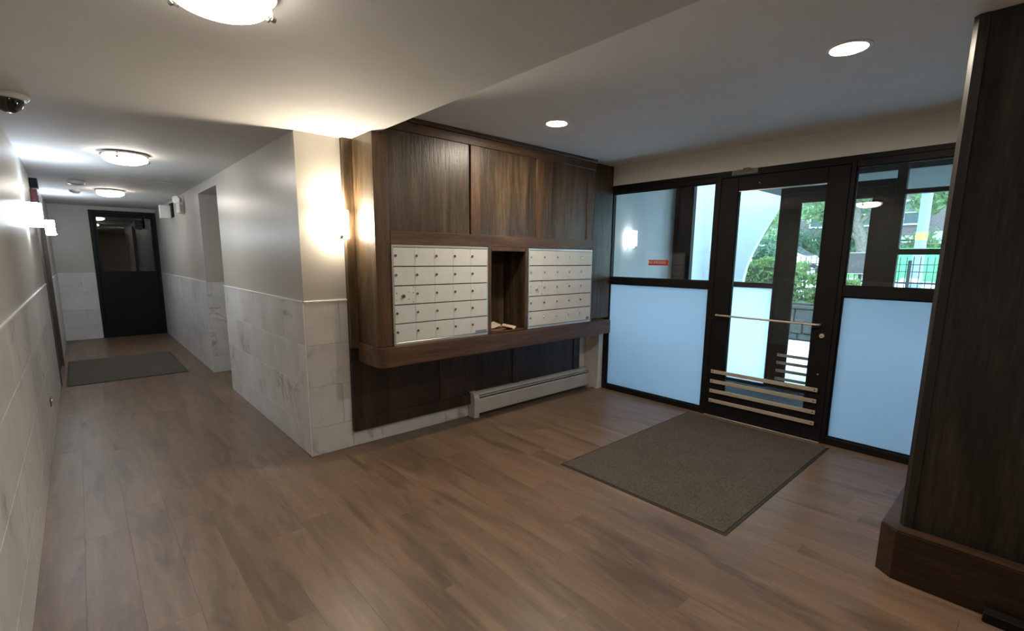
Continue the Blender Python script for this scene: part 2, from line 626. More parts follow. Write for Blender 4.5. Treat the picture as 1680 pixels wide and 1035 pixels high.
def tiling(parent, axis, plane, a0, a1, z0, z1, start=0.0, sign=-1):
    """Courses counted down from the rail; plane = face coordinate; sign = outward direction of the wall body."""
    z_hi = ZR
    row = 0
    while z_hi > z0 + 1e-4:
        z_lo = max(z_hi - TH, z0)
        if z_lo < z1 - 1e-4:
            top = min(z_hi, z1)
            off = start + (0 if row % 2 == 0 else TW * 0.5)
            a = a0 - ((a0 - off) % TW)
            while a < a1 - 1e-4:
                b0, b1 = max(a, a0), min(a + TW, a1)
                if b1 - b0 > 0.012:
                    c = plane - sign * TT / 2 * -1 if False else plane + sign * TT / 2
                    me = tile_mesh(axis, b1 - b0, top - z_lo)
                    ctr = ((b0 + b1) / 2, c, (top + z_lo) / 2) if axis == 'x' else (c, (b0 + b1) / 2, (top + z_lo) / 2)
                    piece('tile', me, parent, ctr)
                a += TW
        z_hi = z_lo
        row += 1

D = 0.0075
# ---- left wall (with the opening of a lift door)
LO0, LO1, LOZ = 7.45, 8.9, 2.12
wl = B()
wl.box(XL - D - 0.25, XL - D, YB, LO0, 0, ZL).box(XL - D - 0.25, XL - D, LO1, YE + .2, 0, ZL).box(XL - D - 0.25, XL - D, LO0, LO1, LOZ, ZL)
wall_left = obj('wall_left', wl, MT['paint'])
tag(wall_left, 'long left corridor wall, beige paint over marble tiles', 'wall', None, 'structure')
tiling(wall_left, 'y', XL, 0.6, LO0, 0.0, ZR, 0.11, -1)
tiling(wall_left, 'y', XL, LO1, YE, 0.0, ZR, 0.11, -1)
r_ = obj('tile_rest', B().box(XL - D, XL, YB, 0.6, 0, ZR), MT['marble'], wall_left)
r_['kind'] = 'stuff'

# ---- far wall at the end of the corridor
DX0, DX1, DZ = 0.221, 1.176, 2.288
wf = B()
wf.box(XL - 0.3, DX0, YE + D, YE + 0.25, 0, ZL).box(DX1, XC + 0.3, YE + D, YE + 0.25, 0, ZL).box(DX0, DX1, YE + D, YE + 0.25, DZ, ZL)
wall_far = obj('wall_far', wf, MT['paint'])
tag(wall_far, 'grey wall at the end of the corridor around the black door', 'wall', None, 'structure')
tiling(wall_far, 'x', YE, XL, DX0, 0, ZR, 0.02, 1)

# ---- right corridor wall with an opening
RO0, RO1, ROZ = 6.07, 7.087, 2.252
wr = B()
wr.box(XC + D, XC + 0.35, YW + 0.30, RO0, 0, ZL).box(XC + D, XC + 0.35, RO1 + D, YE, 0, ZL).box(XC + D, XC + 0.35, RO0, RO1 + D, ROZ, ZL)
wr.box(XC + 0.35, XC + 1.6, 5.8, RO0 - .1, 0, ZL).box(XC + 0.35, XC + 1.6, RO1 + D, RO1 + .3, 0, ZL).box(XC + 1.5, XC + 1.7, 5.8, 7.4, 0, ZL)
wall_right = obj('wall_right', wr, MT['paint'])
tag(wall_right, 'right corridor wall with a side opening, beige paint over marble tiles', 'wall', None, 'structure')
tiling(wall_right, 'y', XC, YW, RO0, 0, ZR, 0.23, 1)
tiling(wall_right, 'y', XC, RO1, YE, 0, ZR, 0.23, 1)
tiling(wall_right, 'x', RO1, XC + TT, XC + 1.4, 0, ZR, 0.6, 1)

# ---- back wall with the sconce and the mail cabinet
wall_back = obj('wall_back', B().box(XC + D, XG + 0.1, YW + D, YW + 0.3, 0, ZH + 0.02), MT['paint'])
tag(wall_back, 'short beige wall behind the sconce and the mail cabinet, marble tiles below', 'wall', None, 'structure')
WX0, WX1, WZ = 1.503, 4.236, 0.127
tiling(wall_back, 'x', YW, XC + TT, WX0, 0, ZR, 0.80, 1)
tiling(wall_back, 'x', YW, WX0, XG - 0.09, 0, WZ, 0.80, 1)
tiling(wall_back, 'x', YW, WX1, XG - 0.09, WZ, 0.70, 0.80, 1)

# ---- rear wall, front wall
wall_rear = obj('wall_rear', B().box(XL - 0.3, XG + 0.3, YB - 0.2, YB, 0, ZH + .1), MT['paint'])
tag(wall_rear, 'plain beige wall behind the camera', 'wall', None, 'structure')
GY0, GY1, GZ = -0.15, 3.42, 2.287
wfr = B()
wfr.box(XG - 0.005, XG + 0.14, YB, YW + .3, GZ, ZH + .05).box(XG - 0.005, XG + 0.14, YB, GY0, 0, GZ).box(XG - 0.005, XG + 0.14, GY1, YW + .3, 0, GZ)
wall_front = obj('wall_front', wfr, MT['paint_header'])
tag(wall_front, 'front wall with a beige header above the black glazed entrance', 'wall', None, 'structure')

# beige corner strip beside the frame
t = obj('trim_1', B().box(XG - 0.085, XG - 0.006, 3.36, YW + D, 0, 0.70, 0.003), MT['paint_header'])
tag(t, 'pale upright strip in the corner between heater and window frame', 'trim', None, 'structure')

# ---- thin white trim on top of the tiles
def rail(n, label, *boxes):
    b = B()
    for bx in boxes:
        b.box(*bx, 0.002)
    o = obj('trim_%d' % n, b, MT['trim'])
    tag(o, label, 'trim', None, 'structure')
rail(2, 'thin white trim strip along the left wall tiles', (XL - D, XL + .004, YB, LO0, ZR, ZR + .013), (XL - D, XL + .004, LO1, YE, ZR, ZR + .013))
rail(3, 'thin white trim strip on the far wall tiles beside the black door', (XL, DX0, YE - .004, YE + D, ZR, ZR + .013))
rail(4, 'thin white trim strip along the right corridor wall tiles', (XC - .004, XC + D, YW - .004, RO0, ZR, ZR + .013), (XC - .004, XC + D, RO1, YE, ZR, ZR + .013))
rail(5, 'thin white trim strip under the sconce on the short wall', (XC - .004, WX0, YW - .004, YW + D, ZR, ZR + .013))
t = obj('trim_6', B().box(XC - .003, XC + .006, YW - .003, YW + .006, 0, ZR, 0.002), MT['trim'])
tag(t, 'thin metal edge on the outer corner of the marble tiles', 'trim', None, 'structure')

# ================================================================== WOOD: wainscot, cabinet, ledge, column
wn_ = thing('wood_wainscot', (2.87, YW, WZ), 'dark stained wood backboard on the wall below and beside the mail cabinet', 'wainscot')
obj('backboard', B().box(WX0, WX1, YW - 0.022, YW + D, WZ, 0.70).box(WX0, 1.70, YW - 0.022, YW + D, 0.70, ZL - .002), MT['dark_panel'], wn_)
obj('bottom_rail', B().box(WX0, WX1, YW - 0.036, YW - .022, WZ, WZ + 0.10, 0.003), MT['dark_panel'], wn_)
for xa, xb in ((WX0, WX0 + .075), (2.31, 2.40), (3.19, 3.28), (WX1 - .10, WX1)):
    obj('stile', B().box(xa, xb, YW - 0.034, YW - .022, WZ + .1, 0.70, 0.003), MT['dark_panel'], wn_)
obj('edge_board', B().box(WX0, 1.60, YW - 0.034, YW - .022, 0.80, ZL - .002, 0.003), MT['panel'], wn_)

KX0, KX1, KY, KZ0 = 1.577, 4.026, 3.199, 0.844
KYB = YW - 0.036
cab = thing('mail_cabinet', (2.8, 3.36, KZ0), 'tall dark walnut cabinet holding the two mailbox banks', 'cabinet')
obj('side_panel', B().box(KX0, KX0 + .02, KY + .02, KYB, KZ0, ZL - .002, .002), MT['panel'], cab)
obj('side_panel', B().box(KX1 - .02, KX1, KY + .02, KYB, KZ0, ZH - .002, .002), MT['wood_z'], cab)
obj('stile', B().box(KX0, 1.694, KY, KY + .022, KZ0, ZL - .002, .003).box(XS + .002, 1.694, KY, KY + .022, ZL - .002, 2.392), MT['wood_z'], cab)
obj('stile', B().box(3.995, KX1, KY, KY + .022, KZ0, 2.39, .003).box(3.90, 3.995, KY, KY + .022, 1.60, 2.39, .003), MT['wood_z'], cab)
obj('rail', B().box(1.694, 3.995, KY - .004, KY + .022, 1.594, 1.692, .003), MT['wood_x'], cab)
obj('frieze', B().box(XS + .002, KX1, KY - .002, KY + .022, 2.392, 2.46, .003).box(XS + .002, KX1 + .01, KY - .012, KY + .022, 2.462, ZH - .002, .004), MT['wood_x'], cab)
obj('stile', B().box(2.425, 2.521, KY, KY + .022, 1.692, 2.392, .003), MT['wood_z'], cab)
obj('stile', B().box(3.172, 3.270, KY, KY + .022, 1.692, 2.392, .003), MT['wood_z'], cab)
obj('panel', B().box(1.694, 2.412, KY + .010, KY + .022, 1.690, 2.394, .001), MT['panel'], cab)
obj('panel', B().box(2.521, 3.172, KY + .010, KY + .022, 1.690, 2.394, .001), MT['panel'], cab)
obj('panel', B().box(3.270, 3.900, KY + .010, KY + .022, 1.690, 2.394, .001), MT['panel'], cab)
# dark backing behind panels and mailboxes, open at the cubby
obj('carcass', B().box(1.70, 4.0, KYB - .02, KYB, KZ0, 2.39).box(1.70, 4.0, KY + .022, KYB, 1.60, 1.615).box(1.70, 4.0, KY + .022, KYB - .02, 2.37, 2.39).box(1.70, 4.0, KY + .022, KYB, KZ0, KZ0 + .012), MT['panel'], cab)
cu0, cu1 = 2.600, 3.072
obj('cubby_side', B().box(cu0, cu0 + .035, KY + .02, KYB - .02, KZ0 + .012, 1.60), MT['panel'], cab)
obj('cubby_side', B().box(cu1 - .035, cu1, KY + .02, KYB - .02, KZ0 + .012, 1.60), MT['panel'], cab)
obj('cubby_trim', B().box(cu0 + .004, cu0 + .036, KY - .006, KY + .02, KZ0, 1.594, .003).box(cu1 - .036, cu1 - .004, KY - .006, KY + .02, KZ0, 1.594, .003).box(cu0 + .036, cu1 - .036, KY - .006, KY + .02, 1.560, 1.594, .003).box(cu0 + .036, cu1 - .036, KY - .006, KY + .02, KZ0, KZ0 + .014, .003), MT['wood_z'], cab)
obj('filler_panel', B().box(KX1, XG - .012, KY + .10, KY + .125, KZ0 + .001, ZH - .002, .002), MT['panel'], cab)

# ledge under the cabinet, rounded left corner
lg = B()
pts = []
lx0, lx1, ly0, lz0, lz1 = 1.560, 4.30, 3.152, 0.694, 0.842
pts += [(lx0, YW - .036), (lx0, ly0 + .10)]
for a in range(0, 5):
    t_ = a / 4.0 * math.pi / 2
    pts.append((lx0 + .07 - .07 * math.cos(t_), ly0 + .07 - .07 * math.sin(t_)))
pts += [(lx1, ly0), (lx1, YW - .036)]
lg.poly([(p[0], p[1], lz0) for p in pts], (0, 0, lz1 - lz0))
bmesh.ops.bevel(lg.bm, geom=[e for e in lg.bm.edges if abs(e.verts[0].co.z - e.verts[1].co.z) < 1e-5 and e.verts[0].co.y < ly0 + .2 and e.verts[1].co.y < ly0 + .2], offset=0.005, segments=2, affect='EDGES')
o = obj('wood_ledge', lg, MT['wood_x'], None, (2.9, 3.35, lz0))
tag(o, 'thick walnut ledge with a rounded end beneath the mailboxes', 'ledge')

# column at right
colm = thing('wood_column', (3.1, 0.0, 0.0), 'dark wood clad column on a wide base at right edge', 'column')
def chamfer_prism(x0, x1, y0, y1, cx_, cy_, z0, z1):
    b = B()
    b.poly([(x0, y0, z0), (x1, y0, z0), (x1, y1, z0), (x0 + cx_, y1, z0), (x0, y1 - cy_, z0)], (0, 0, z1 - z0))
    return b
sh = chamfer_prism(2.83, 3.35, -0.9, 0.322, 0.012, 0.014, 0.24, ZH - .001)
obj('shaft', sh, MT['column'], colm)
obj('corner_strip', B().poly([(2.822, 0.278, .24), (2.83, 0.278, .24), (2.83, .3075, .24), (2.842, .3215, .24), (2.842, .3285, .24), (2.822, .311, .24)], (0, 0, ZH - .242)), MT['column'], colm)
bs = chamfer_prism(2.749, 3.43, -1.0, 0.392, 0.052, 0.066, 0.0, 0.246)
bmesh.ops.bevel(bs.bm, geom=[e for e in bs.bm.edges if e.verts[0].co.z > .2 and e.verts[1].co.z > .2], offset=0.006, segments=2, affect='EDGES')
obj('base', bs, MT['colbase'], colm)
obj('base_block', B().box(2.690, 2.748, -1.0, 0.004, 0.0, .045, .004), MT['black'], colm)

# ================================================================== MAILBOXES
def bank(x0, x1, label, which):
    z0, z1 = KZ0, 1.592
    t = thing('mailbox_bank', ((x0 + x1) / 2, KY, z0), label, 'mailboxes', 'wall mailbox banks')
    fr = B()
    f = .012
    fr.box(x0, x0 + f, KY - .010, KY + .02, z0, z1, .002).box(x1 - f, x1, KY - .010, KY + .02, z0, z1, .002)
    fr.box(x0 + f, x1 - f, KY - .010, KY + .02, z1 - .016, z1, .002).box(x0 + f, x1 - f, KY - .010, KY + .02, z0, z0 + .022, .002)
    obj('frame', fr, MT['mail_frame'], t)
    obj('back_plate', B().box(x0 + f, x1 - f, KY + .010, KY + .02, z0 + .02, z1 - .014), MT['mail_dark'], t)
    n = 5
    w = (x1 - x0 - 2 * f) / n
    za, zb = z0 + .022, z1 - .016
    h = (zb - za) / n
    door = mesh_of(B().box(-w / 2 + .0007, w / 2 - .0007, -.008, .008, -h / 2 + .0042, h / 2 - .0042, .0010), 'mailbox_door', MT['mailbox'])
    lk = mesh_of(B().lathe([(0, -.006), (.0085, -.006), (.0105, -.003), (.0105, .006)], (0, 0, 0), (0, 1, 0), 12), 'lock', MT['lock'])
    kh = mesh_of(B().box(-.0014, .0014, -.0072, -.005, -.005, .005), 'keyhole', MT['keyhole'])
    rv = mesh_of(B().lathe([(0, -.003), (.0042, -.002), (.0042, .004)], (0, 0, 0), (0, 1, 0), 8), 'rivet', MT['lock'])
    big = mesh_of(B().lathe([(0, -.010), (.012, -.010), (.015, -.006), (.015, .006)], (0, 0, 0), (0, 1, 0), 12), 'lock', MT['lock'])
    for r in range(n):
        for c in range(n):
            cx_, cz_ = x0 + f + (c + .5) * w, zb - (r + .5) * h
            d = piece('mailbox_door', door, t, (cx_, KY - .002, cz_))
            master = (r == 2 and c == 0)
            if master:
                d['label'] = 'master door with a larger lock and six screws'
                lx = cx_ - w * 0.08 if which == 0 else cx_ + w * 0.02
                piece('lock', big, d, (lx, KY - .010, cz_ - .006))
                for sx, sz in ((-.40, -.25), (-.40, .12), (.18, -.22), (.18, .16), (.40, -.36), (.40, .12), (.40, .42)):
                    piece('rivet', rv, d, (cx_ + sx * w, KY - .010, cz_ + sz * h))
            else:
                piece('lock', lk, d, (cx_ - w * 0.5 + .018, KY - .0105, cz_ + h * .06))
    if which == 0:
        d = piece('label_strip', mesh_of(B().box(-.060, .060, -.0015, .0015, -.009, .009), 'label_strip', plain('blue_grey_label', (0.20, 0.25, 0.32), 0.5)), t, (x1 - f - .068, KY - .0112, z0 + .040))
        d['label'] = 'small blue-grey sticker strip'
    else:
        d = piece('label_strip', mesh_of(B().box(-.020, .020, -.0015, .0015, -.012, .012), 'label_strip', plain('dark_label', (0.12, 0.12, 0.14), 0.5)), t, (x1 - f - .040, KY - .0112, z0 + .045))
        d['label'] = 'small dark sticker'
    return t
bank(1.696, 2.596, 'mailbox bank left of the cubby, twenty-five cream doors', 0)
bank(3.076, 3.993, 'mailbox bank right of the cubby, nearer the window', 1)

# papers in the cubby
def leaflet(x, y, z, w, l, rz, tilt, curl, mat, label):
    b = B()
    nx, ny = 6, 4
    vs = []
    for side in (0, 1):
        for j in range(ny + 1):
            for i in range(nx + 1):
                u, v = i / nx - .5, j / ny - .5
                zz = curl * (u * u * 4) * .5 + tilt * (v + .5) + .01 * curl * math.sin(7 * u + 3 * v) * 5
                p = Vector((u * w, v * l, zz + .0012 * side))
                p = Matrix.Rotation(rz, 3, 'Z') @ p
                vs.append(b.bm.verts.new((x + p.x, y + p.y, z + p.z)))
    n1 = (nx + 1) * (ny + 1)
    def ix(s, i, j): return vs[s * n1 + j * (nx + 1) + i]
    for j in range(ny):
        for i in range(nx):
            b.bm.faces.new((ix(1, i, j), ix(1, i + 1, j), ix(1, i + 1, j + 1), ix(1, i, j + 1)))
            b.bm.faces.new((ix(0, i, j), ix(0, i, j + 1), ix(0, i + 1, j + 1), ix(0, i + 1, j)))
    for i in range(nx):
        b.bm.faces.new((ix(0, i, 0), ix(0, i + 1, 0), ix(1, i + 1, 0), ix(1, i, 0)))
        b.bm.faces.new((ix(0, i + 1, ny), ix(0, i, ny), ix(1, i, ny), ix(1, i + 1, ny)))
    for j in range(ny):
        b.bm.faces.new((ix(0, 0, j + 1), ix(0, 0, j), ix(1, 0, j), ix(1, 0, j + 1)))
        b.bm.faces.new((ix(0, nx, j), ix(0, nx, j + 1), ix(1, nx, j + 1), ix(1, nx, j)))
    o = obj('leaflet', b, mat, None, (x, y, z), True)
    tag(o, label, 'paper', 'papers in the mail cubby')
cz = KZ0 + .0145
leaflet(2.74, 3.30, cz, .20, .16, .15, .012, .014, MT['paper_brown'], 'flat brown printed leaflet at the bottom of the cubby papers')
leaflet(2.735, 3.36, cz + .018, .19, .15, -.2, .018, .045, MT['paper'], 'curled cream leaflet lying on top of the brown one')
leaflet(2.900, 3.28, cz, .12, .13, .5, .022, .03, MT['paper'], 'cream folded leaflet in the middle of the cubby')
leaflet(2.945, 3.36, cz, .10, .14, -.5, 0, .012, MT['paper'], 'small cream slip at the right end of the cubby papers')

# ================================================================== HEATER
ht = thing('baseboard_heater', (3.52, 3.50, 0.0), 'cream baseboard heater on the floor below the wood backboard', 'heater')
hx0, hx1, hy0, hy1 = 2.700, 4.345, 3.462, 3.546
def hprof(x, d, prof, mat, name):
    b = B()
    b.poly([(x, p[0], p[1]) for p in prof], (d, 0, 0))
    return obj(name, b, mat, ht)
obj('back_panel', B().box(hx0, hx1, hy1 - .006, hy1, .03, .236), MT['heater'], ht)
hprof(hx0, hx1 - hx0, [(hy0 + .004, .035), (hy0, .05), (hy0 + .002, .165), (hy0 + .008, .178), (hy0 + .012, .178), (hy0 + .010, .05), (hy0 + .012, .035)], MT['heater'], 'front_panel')
hprof(hx0, hx1 - hx0, [(hy1, .238), (hy0 + .040, .238), (hy0 + .020, .229), (hy0 + .010, .212), (hy0 + .016, .210), (hy0 + .026, .224), (hy0 + .044, .231), (hy1, .231)], MT['heater'], 'top_cover')
hprof(hx0, hx1 - hx0, [(hy0 + .014, .186), (hy0 + .006, .199), (hy0 + .010, .203), (hy0 + .03, .20), (hy0 + .03, .186)], MT['heater'], 'damper')
obj('fin_core', B().box(hx0, hx1, hy0 + .03, hy1 - .006, .08, .17), MT['keyhole'], ht)
for xa in (hx0 - .052, hx1 - .004):
    c_ = hprof(xa, .056, [(hy0 - .006, 0.0), (hy0 - .008, .19), (hy0 + .002, .222), (hy0 + .022, .240), (hy0 + .045, .246), (hy1 + .004, .246), (hy1 + .004, 0.0)], MT['heater'], 'end_cap')

# ================================================================== MATS
def mat_(x0, x1, y0, y1, label, mat):
    t = thing('floor_mat', ((x0 + x1) / 2, (y0 + y1) / 2, 0.0), label, 'mat')
    obj('edging', B().box(x0, x1, y0, y1, 0.0005, .004, .0015), MT['mat_edge'], t)
    obj('pile', B().box(x0 + .018, x1 - .018, y0 + .018, y1 - .018, .004, .009, .003), mat, t)
    return t
mat_(2.500, 4.372, 1.003, 2.228, 'large brown entrance mat lying in front of the glazed door', MT['mat'])
mat_(-0.242, 0.943, 7.352, 9.116, 'brown mat lying on the corridor floor before the black door', MT['mat'])

# ================================================================== ENTRANCE GLAZING (inner)
FX0, FX1 = XG - 0.010, XG + 0.075       # frame depth
PX0, PX1 = XG + 0.026, XG + 0.032       # pane
def win(name, label, y0, y1, z_rail0, z_rail1, z_bot, z_top, left, right, fx=(FX0, FX1), px=(PX0, PX1), top=GZ, frosted_low=True, extra=None):
    """Sidelight: bars outside y0..y1, glass above and frosted pane below the rail."""
    w = struct(name, label, 'window', (fx[0], (y0 + y1) / 2, 0))
    obj('jamb', B().box(fx[0], fx[1], y0 - right, y0, 0, top, .003), MT['black'], w)
    obj('jamb', B().box(fx[0], fx[1], y1, y1 + left, 0, top, .003), MT['black'], w)
    obj('bottom_rail', B().box(fx[0], fx[1], y0, y1, 0, z_bot, .003), MT['black'], w)
    obj('middle_rail', B().box(fx[0], fx[1], y0, y1, z_rail0, z_rail1, .003), MT['black'], w)
    obj('head', B().box(fx[0], fx[1], y0, y1, z_top, top, .003), MT['black'], w)
    bd = B()
    q = .009
    for (za, zb) in ((z_bot, z_rail0), (z_rail1, z_top)):
        bd.box(px[0] - .014, px[0] - .002, y0, y0 + q, za, zb).box(px[0] - .014, px[0] - .002, y1 - q, y1, za, zb)
        bd.box(px[0] - .014, px[0] - .002, y0 + q, y1 - q, za, za + q).box(px[0] - .014, px[0] - .002, y0 + q, y1 - q, zb - q, zb)
    obj('glazing_bead', bd, MT['black'] if name != 'window_1' else MT['black'], w)
    obj('pane', B().box(px[0], px[1], y0 - .004, y1 + .004, z_rail1 - .004, z_top + .004), MT['glass'], w, label='clear upper pane')
    obj('pane', B().box(px[0], px[1], y0 - .004, y1 + .004, z_bot - .004, z_rail0 + .004), MT['frost'] if frosted_low else MT['glass'], w, label='frosted lower pane')
    return w
win('window_1', 'black framed sidelight left of the entrance door', 2.150, 3.312, 1.228, 1.298, .055, 2.205, .108, .060)
win('window_2', 'black framed sidelight right of the entrance door, beside the column', 0.345, 1.060, 1.222, 1.304, .060, 2.205, .03, .495)

# sticker on the left pane
st = thing('sticker', (PX0 - .001, 2.718, 1.468), 'small red no-smoking sticker on the upper left window pane', 'sticker')
obj('backing', B().box(PX0 - .0016, PX0 - .0004, 2.604, 2.832, 1.440, 1.496), MT['sticker'], st)
tm = text_mesh('NO SMOKING', .040, 'lettering', MT['white'], .0003, .80)
tm.transform(Matrix(((0, 0, -1, 0), (-1, 0, 0, 0), (0, 1, 0, 0), (0, 0, 0, 1))))
piece('lettering', tm, st, (PX0 - .0022, 2.730, 1.468))

def door_leaf(name, label, y0, y1, ztop, gz0, gz1, gy0, gy1, fx, px, bars, bar_y, bar_h, frame_top, jl, jr, with_pull=True):
    d = struct(name, label, 'door', (fx[0], (y0 + y1) / 2, 0))
    # frame
    obj('door_frame', B().box(fx[0] - .004, fx[1], y0 - jr, y0, 0, frame_top, .003).box(fx[0] - .004, fx[1], y1, y1 + jl, 0, frame_top, .003).box(fx[0] - .004, fx[1], y0, y1, ztop, frame_top, .003), MT['black'], d)
    g = .003
    lx0, lx1 = fx[0] + .004, fx[1] - .012
    obj('stile', B().box(lx0, lx1, y0 + g, gy0, .012, ztop - g, .003), MT['black_door'], d)
    obj('stile', B().box(lx0, lx1, gy1, y1 - g, .012, ztop - g, .003), MT['black_door'], d)
    obj('bottom_rail', B().box(lx0, lx1, gy0, gy1, .012, gz0, .003), MT['black_door'], d)
    obj('top_rail', B().box(lx0, lx1, gy0, gy1, gz1, ztop - g, .003), MT['black_door'], d)
    obj('pane', B().box(px[0], px[1], gy0 - .004, gy1 + .004, gz0 - .004, gz1 + .004), MT['glass'], d)
    q = .008
    obj('glazing_bead', B().box(px[0] - .014, px[0] - .002, gy0, gy0 + q, gz0, gz1).box(px[0] - .014, px[0] - .002, gy1 - q, gy1, gz0, gz1).box(px[0] - .014, px[0] - .002, gy0 + q, gy1 - q, gz0, gz0 + q), MT['black'], d)
    obj('top_bead', B().box(px[0] - .016, px[0] - .002, gy0, gy1, gz1 - .007, gz1, .001), MT['chrome'], d, label='thin silver bead at the top of the glass')
    for zb in bars:
        kb = obj('kick_bar', B().box(lx0 - .016, lx0 - .010, bar_y[0], bar_y[1], zb - bar_h / 2, zb + bar_h / 2, .0015).box(lx0 - .011, lx0, bar_y[0] + .006, bar_y[0] + .022, zb - .008, zb + .008).box(lx0 - .011, lx0, bar_y[1] - .022, bar_y[1] - .006, zb - .008, zb + .008), MT['brass'], d, label='aged brass bar across the foot of the door')
        for yy in (bar_y[0] + .020, bar_y[1] - .020):
            obj('screw', B().lathe([(0, -.0035), (.0055, -.002), (.0055, .003)], (lx0 - .016, yy, zb), (1, 0, 0), 10), MT['keyhole'], kb)
    obj('threshold', B().box(fx[0] - .03, fx[1] + .03, y0, y1, 0.0, .011, .003), MT['chrome'], d)
    return d, lx0
d1, dlx = door_leaf('door_1', 'black glazed entrance door with four brass kick bars', 1.093, 2.095, 2.235, .218, 2.112, 1.245, 1.940, (FX0, FX1), (PX0, PX1), (.441, .345, .250, .154), (1.150, 2.056), .034, GZ, .055, .033)
obj('push_bar', B().tube([(dlx, 2.045, .988), (dlx - .035, 2.040, .988), (dlx - .045, 2.01, .988), (dlx - .045, 1.225, .986), (dlx - .035, 1.192, .986), (dlx, 1.188, .986)], .0085, 10), MT['brass'], d1, smooth=True, label='slim brass push bar across the glass')
lk_ = obj('lock_cylinder', B().lathe([(0, -.016), (.015, -.016), (.019, -.010), (.019, .002)], (dlx, 1.165, .895), (1, 0, 0), 18), MT['brass'], d1, smooth=True)
obj('keyhole', B().box(dlx - .0175, dlx - .015, 1.163, 1.167, .888, .902), MT['keyhole'], lk_)
obj('latch_screw', B().lathe([(0, -.006), (.008, -.004), (.008, .002)], (dlx, 1.164, .572), (1, 0, 0), 10), MT['chrome'], d1)
obj('closer_plate', B().box(FX0 - .016, FX0 - .004, 1.775, 2.000, 2.246, 2.288, .004).box(FX0 - .026, FX0 - .016, 1.84, 1.90, 2.275, 2.300, .004), plain('closer_shaded_paint', (0.22, 0.20, 0.165), 0.6, var=0.3, vs=40), d1, label='paint-spattered beige closer plate, coloured darker as unlit')  # plate colour darkened for lack of light; mottling is paint spatter
obj('frame_screw', B().lathe([(0, -.004), (.005, -.002), (.005, .002)], (FX0 + .004, 1.76, 2.165), (1, 0, 0), 8), MT['chrome'], d1)
# header strip above the glazing and threshold strip under it
t = obj('trim_7', B().box(FX0 - .006, FX1, GY0, GY1, GZ - .035, GZ + .004, .003), MT['black'])
tag(t, 'black head strip running along the top of the entrance glazing', 'trim', None, 'structure')

# ================================================================== OUTER VESTIBULE
VZ = 2.55
o = obj('floor_vestibule', B().box(XG - .005, XO + .2, -.2, 3.7, -.12, -.004), MT['mat_vest'])
tag(o, 'blue-grey carpeted floor of the vestibule behind the door', 'floor', None, 'structure')
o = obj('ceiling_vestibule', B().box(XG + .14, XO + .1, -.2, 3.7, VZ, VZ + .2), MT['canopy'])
tag(o, 'dark painted ceiling of the vestibule', 'ceiling', None, 'structure')
o = obj('wall_vestibule_left', B().box(XG + .14, XO + .05, 3.42, 3.62, -.05, VZ), MT['vest_wall'])
tag(o, 'plain grey-blue side wall of the vestibule with a lit sconce', 'wall', None, 'structure')
o = obj('wall_vestibule_right', B().box(XG + .14, XO + .05, -.35, -.15, -.05, VZ), MT['vest_wall'])
tag(o, 'vestibule side wall hidden behind the column', 'wall', None, 'structure')

OX0, OX1 = XO - .01, XO + .07
OP0, OP1 = XO + .026, XO + .032
HB0, HB1 = 2.135, 2.300
w3 = struct('window_3', 'outer sidelight left of the second door, frosted below', 'window', (OX0, 2.6, 0))
obj('jamb', B().box(OX0, OX1, 3.165, 3.42, 0, VZ, .003), MT['black'], w3)
obj('bottom_rail', B().box(OX0, OX1, 2.12, 3.165, -.02, .03, .003), MT['black'], w3)
obj('middle_rail', B().box(OX0, OX1, 2.12, 3.165, 1.175, 1.238, .003), MT['black'], w3)
obj('head', B().box(OX0, OX1, 2.12, 3.165, 2.44, VZ, .003), MT['black'], w3)
obj('pane', B().box(OP0, OP1, 2.11, 3.17, 1.235, 2.445), MT['glass'], w3, label='clear upper pane')
obj('pane', B().box(OP0, OP1, 2.11, 3.17, .026, 1.178), MT['frost'], w3, label='frosted lower pane')
w4 = struct('window_4', 'outer sidelight right of the second door with a crossbar', 'window', (OX0, .6, 0))
obj('jamb', B().box(OX0, OX1, 1.005, 1.085, 0, VZ, .003), MT['black'], w4)
obj('jamb', B().box(OX0, OX1, -.15, -.05, 0, VZ, .003), MT['black'], w4)
obj('bottom_rail', B().box(OX0, OX1, -.05, 1.005, -.02, .06, .003), MT['black'], w4)
obj('middle_rail', B().box(OX0, OX1, -.05, 1.005, 1.18, 1.245, .003), MT['black'], w4)
obj('crossbar', B().box(OX0, OX1, -.05, 1.005, 1.566, 1.622, .003), MT['black'], w4)
obj('head', B().box(OX0, OX1, -.05, 1.005, 2.142, 2.186, .003).box(OX0, OX1, -.05, 1.005, 2.48, VZ, .003), MT['black'], w4)
obj('pane', B().box(OP0, OP1, -.05, 1.01, 2.18, 2.485), MT['glass'], w4, label='clear transom pane')
obj('pane', B().box(OP0, OP1, -.05, 1.01, 1.618, 2.146), MT['glass'], w4, label='clear pane above the crossbar')
obj('pane', B().box(OP0, OP1, -.05, 1.01, 1.24, 1.57), MT['glass'], w4, label='clear pane below the crossbar')
obj('pane', B().box(OP0, OP1, -.05, 1.01, .056, 1.184), MT['frost'], w4, label='frosted lowest pane')
d2, dlx2 = door_leaf('door_2', 'second glazed door across the vestibule with brass kick bars', 1.118, 2.080, HB0 + .10, .085, 2.132, 1.26, 1.912, (OX0, OX1), (OP0, OP1), (.412, .322, .228, .132), (1.16, 1.995), .034, HB1, .040, .033)
w5 = struct('window_5', 'transom glass above the second door', 'window', (OX0, 1.6, HB1))
obj('pane', B().box(OP0, OP1, 1.085, 2.12, HB1 - .004, 2.49), MT['glass'], w5)
obj('head', B().box(OX0, OX1, 1.085, 2.12, 2.485, VZ, .003), MT['black'], w5)
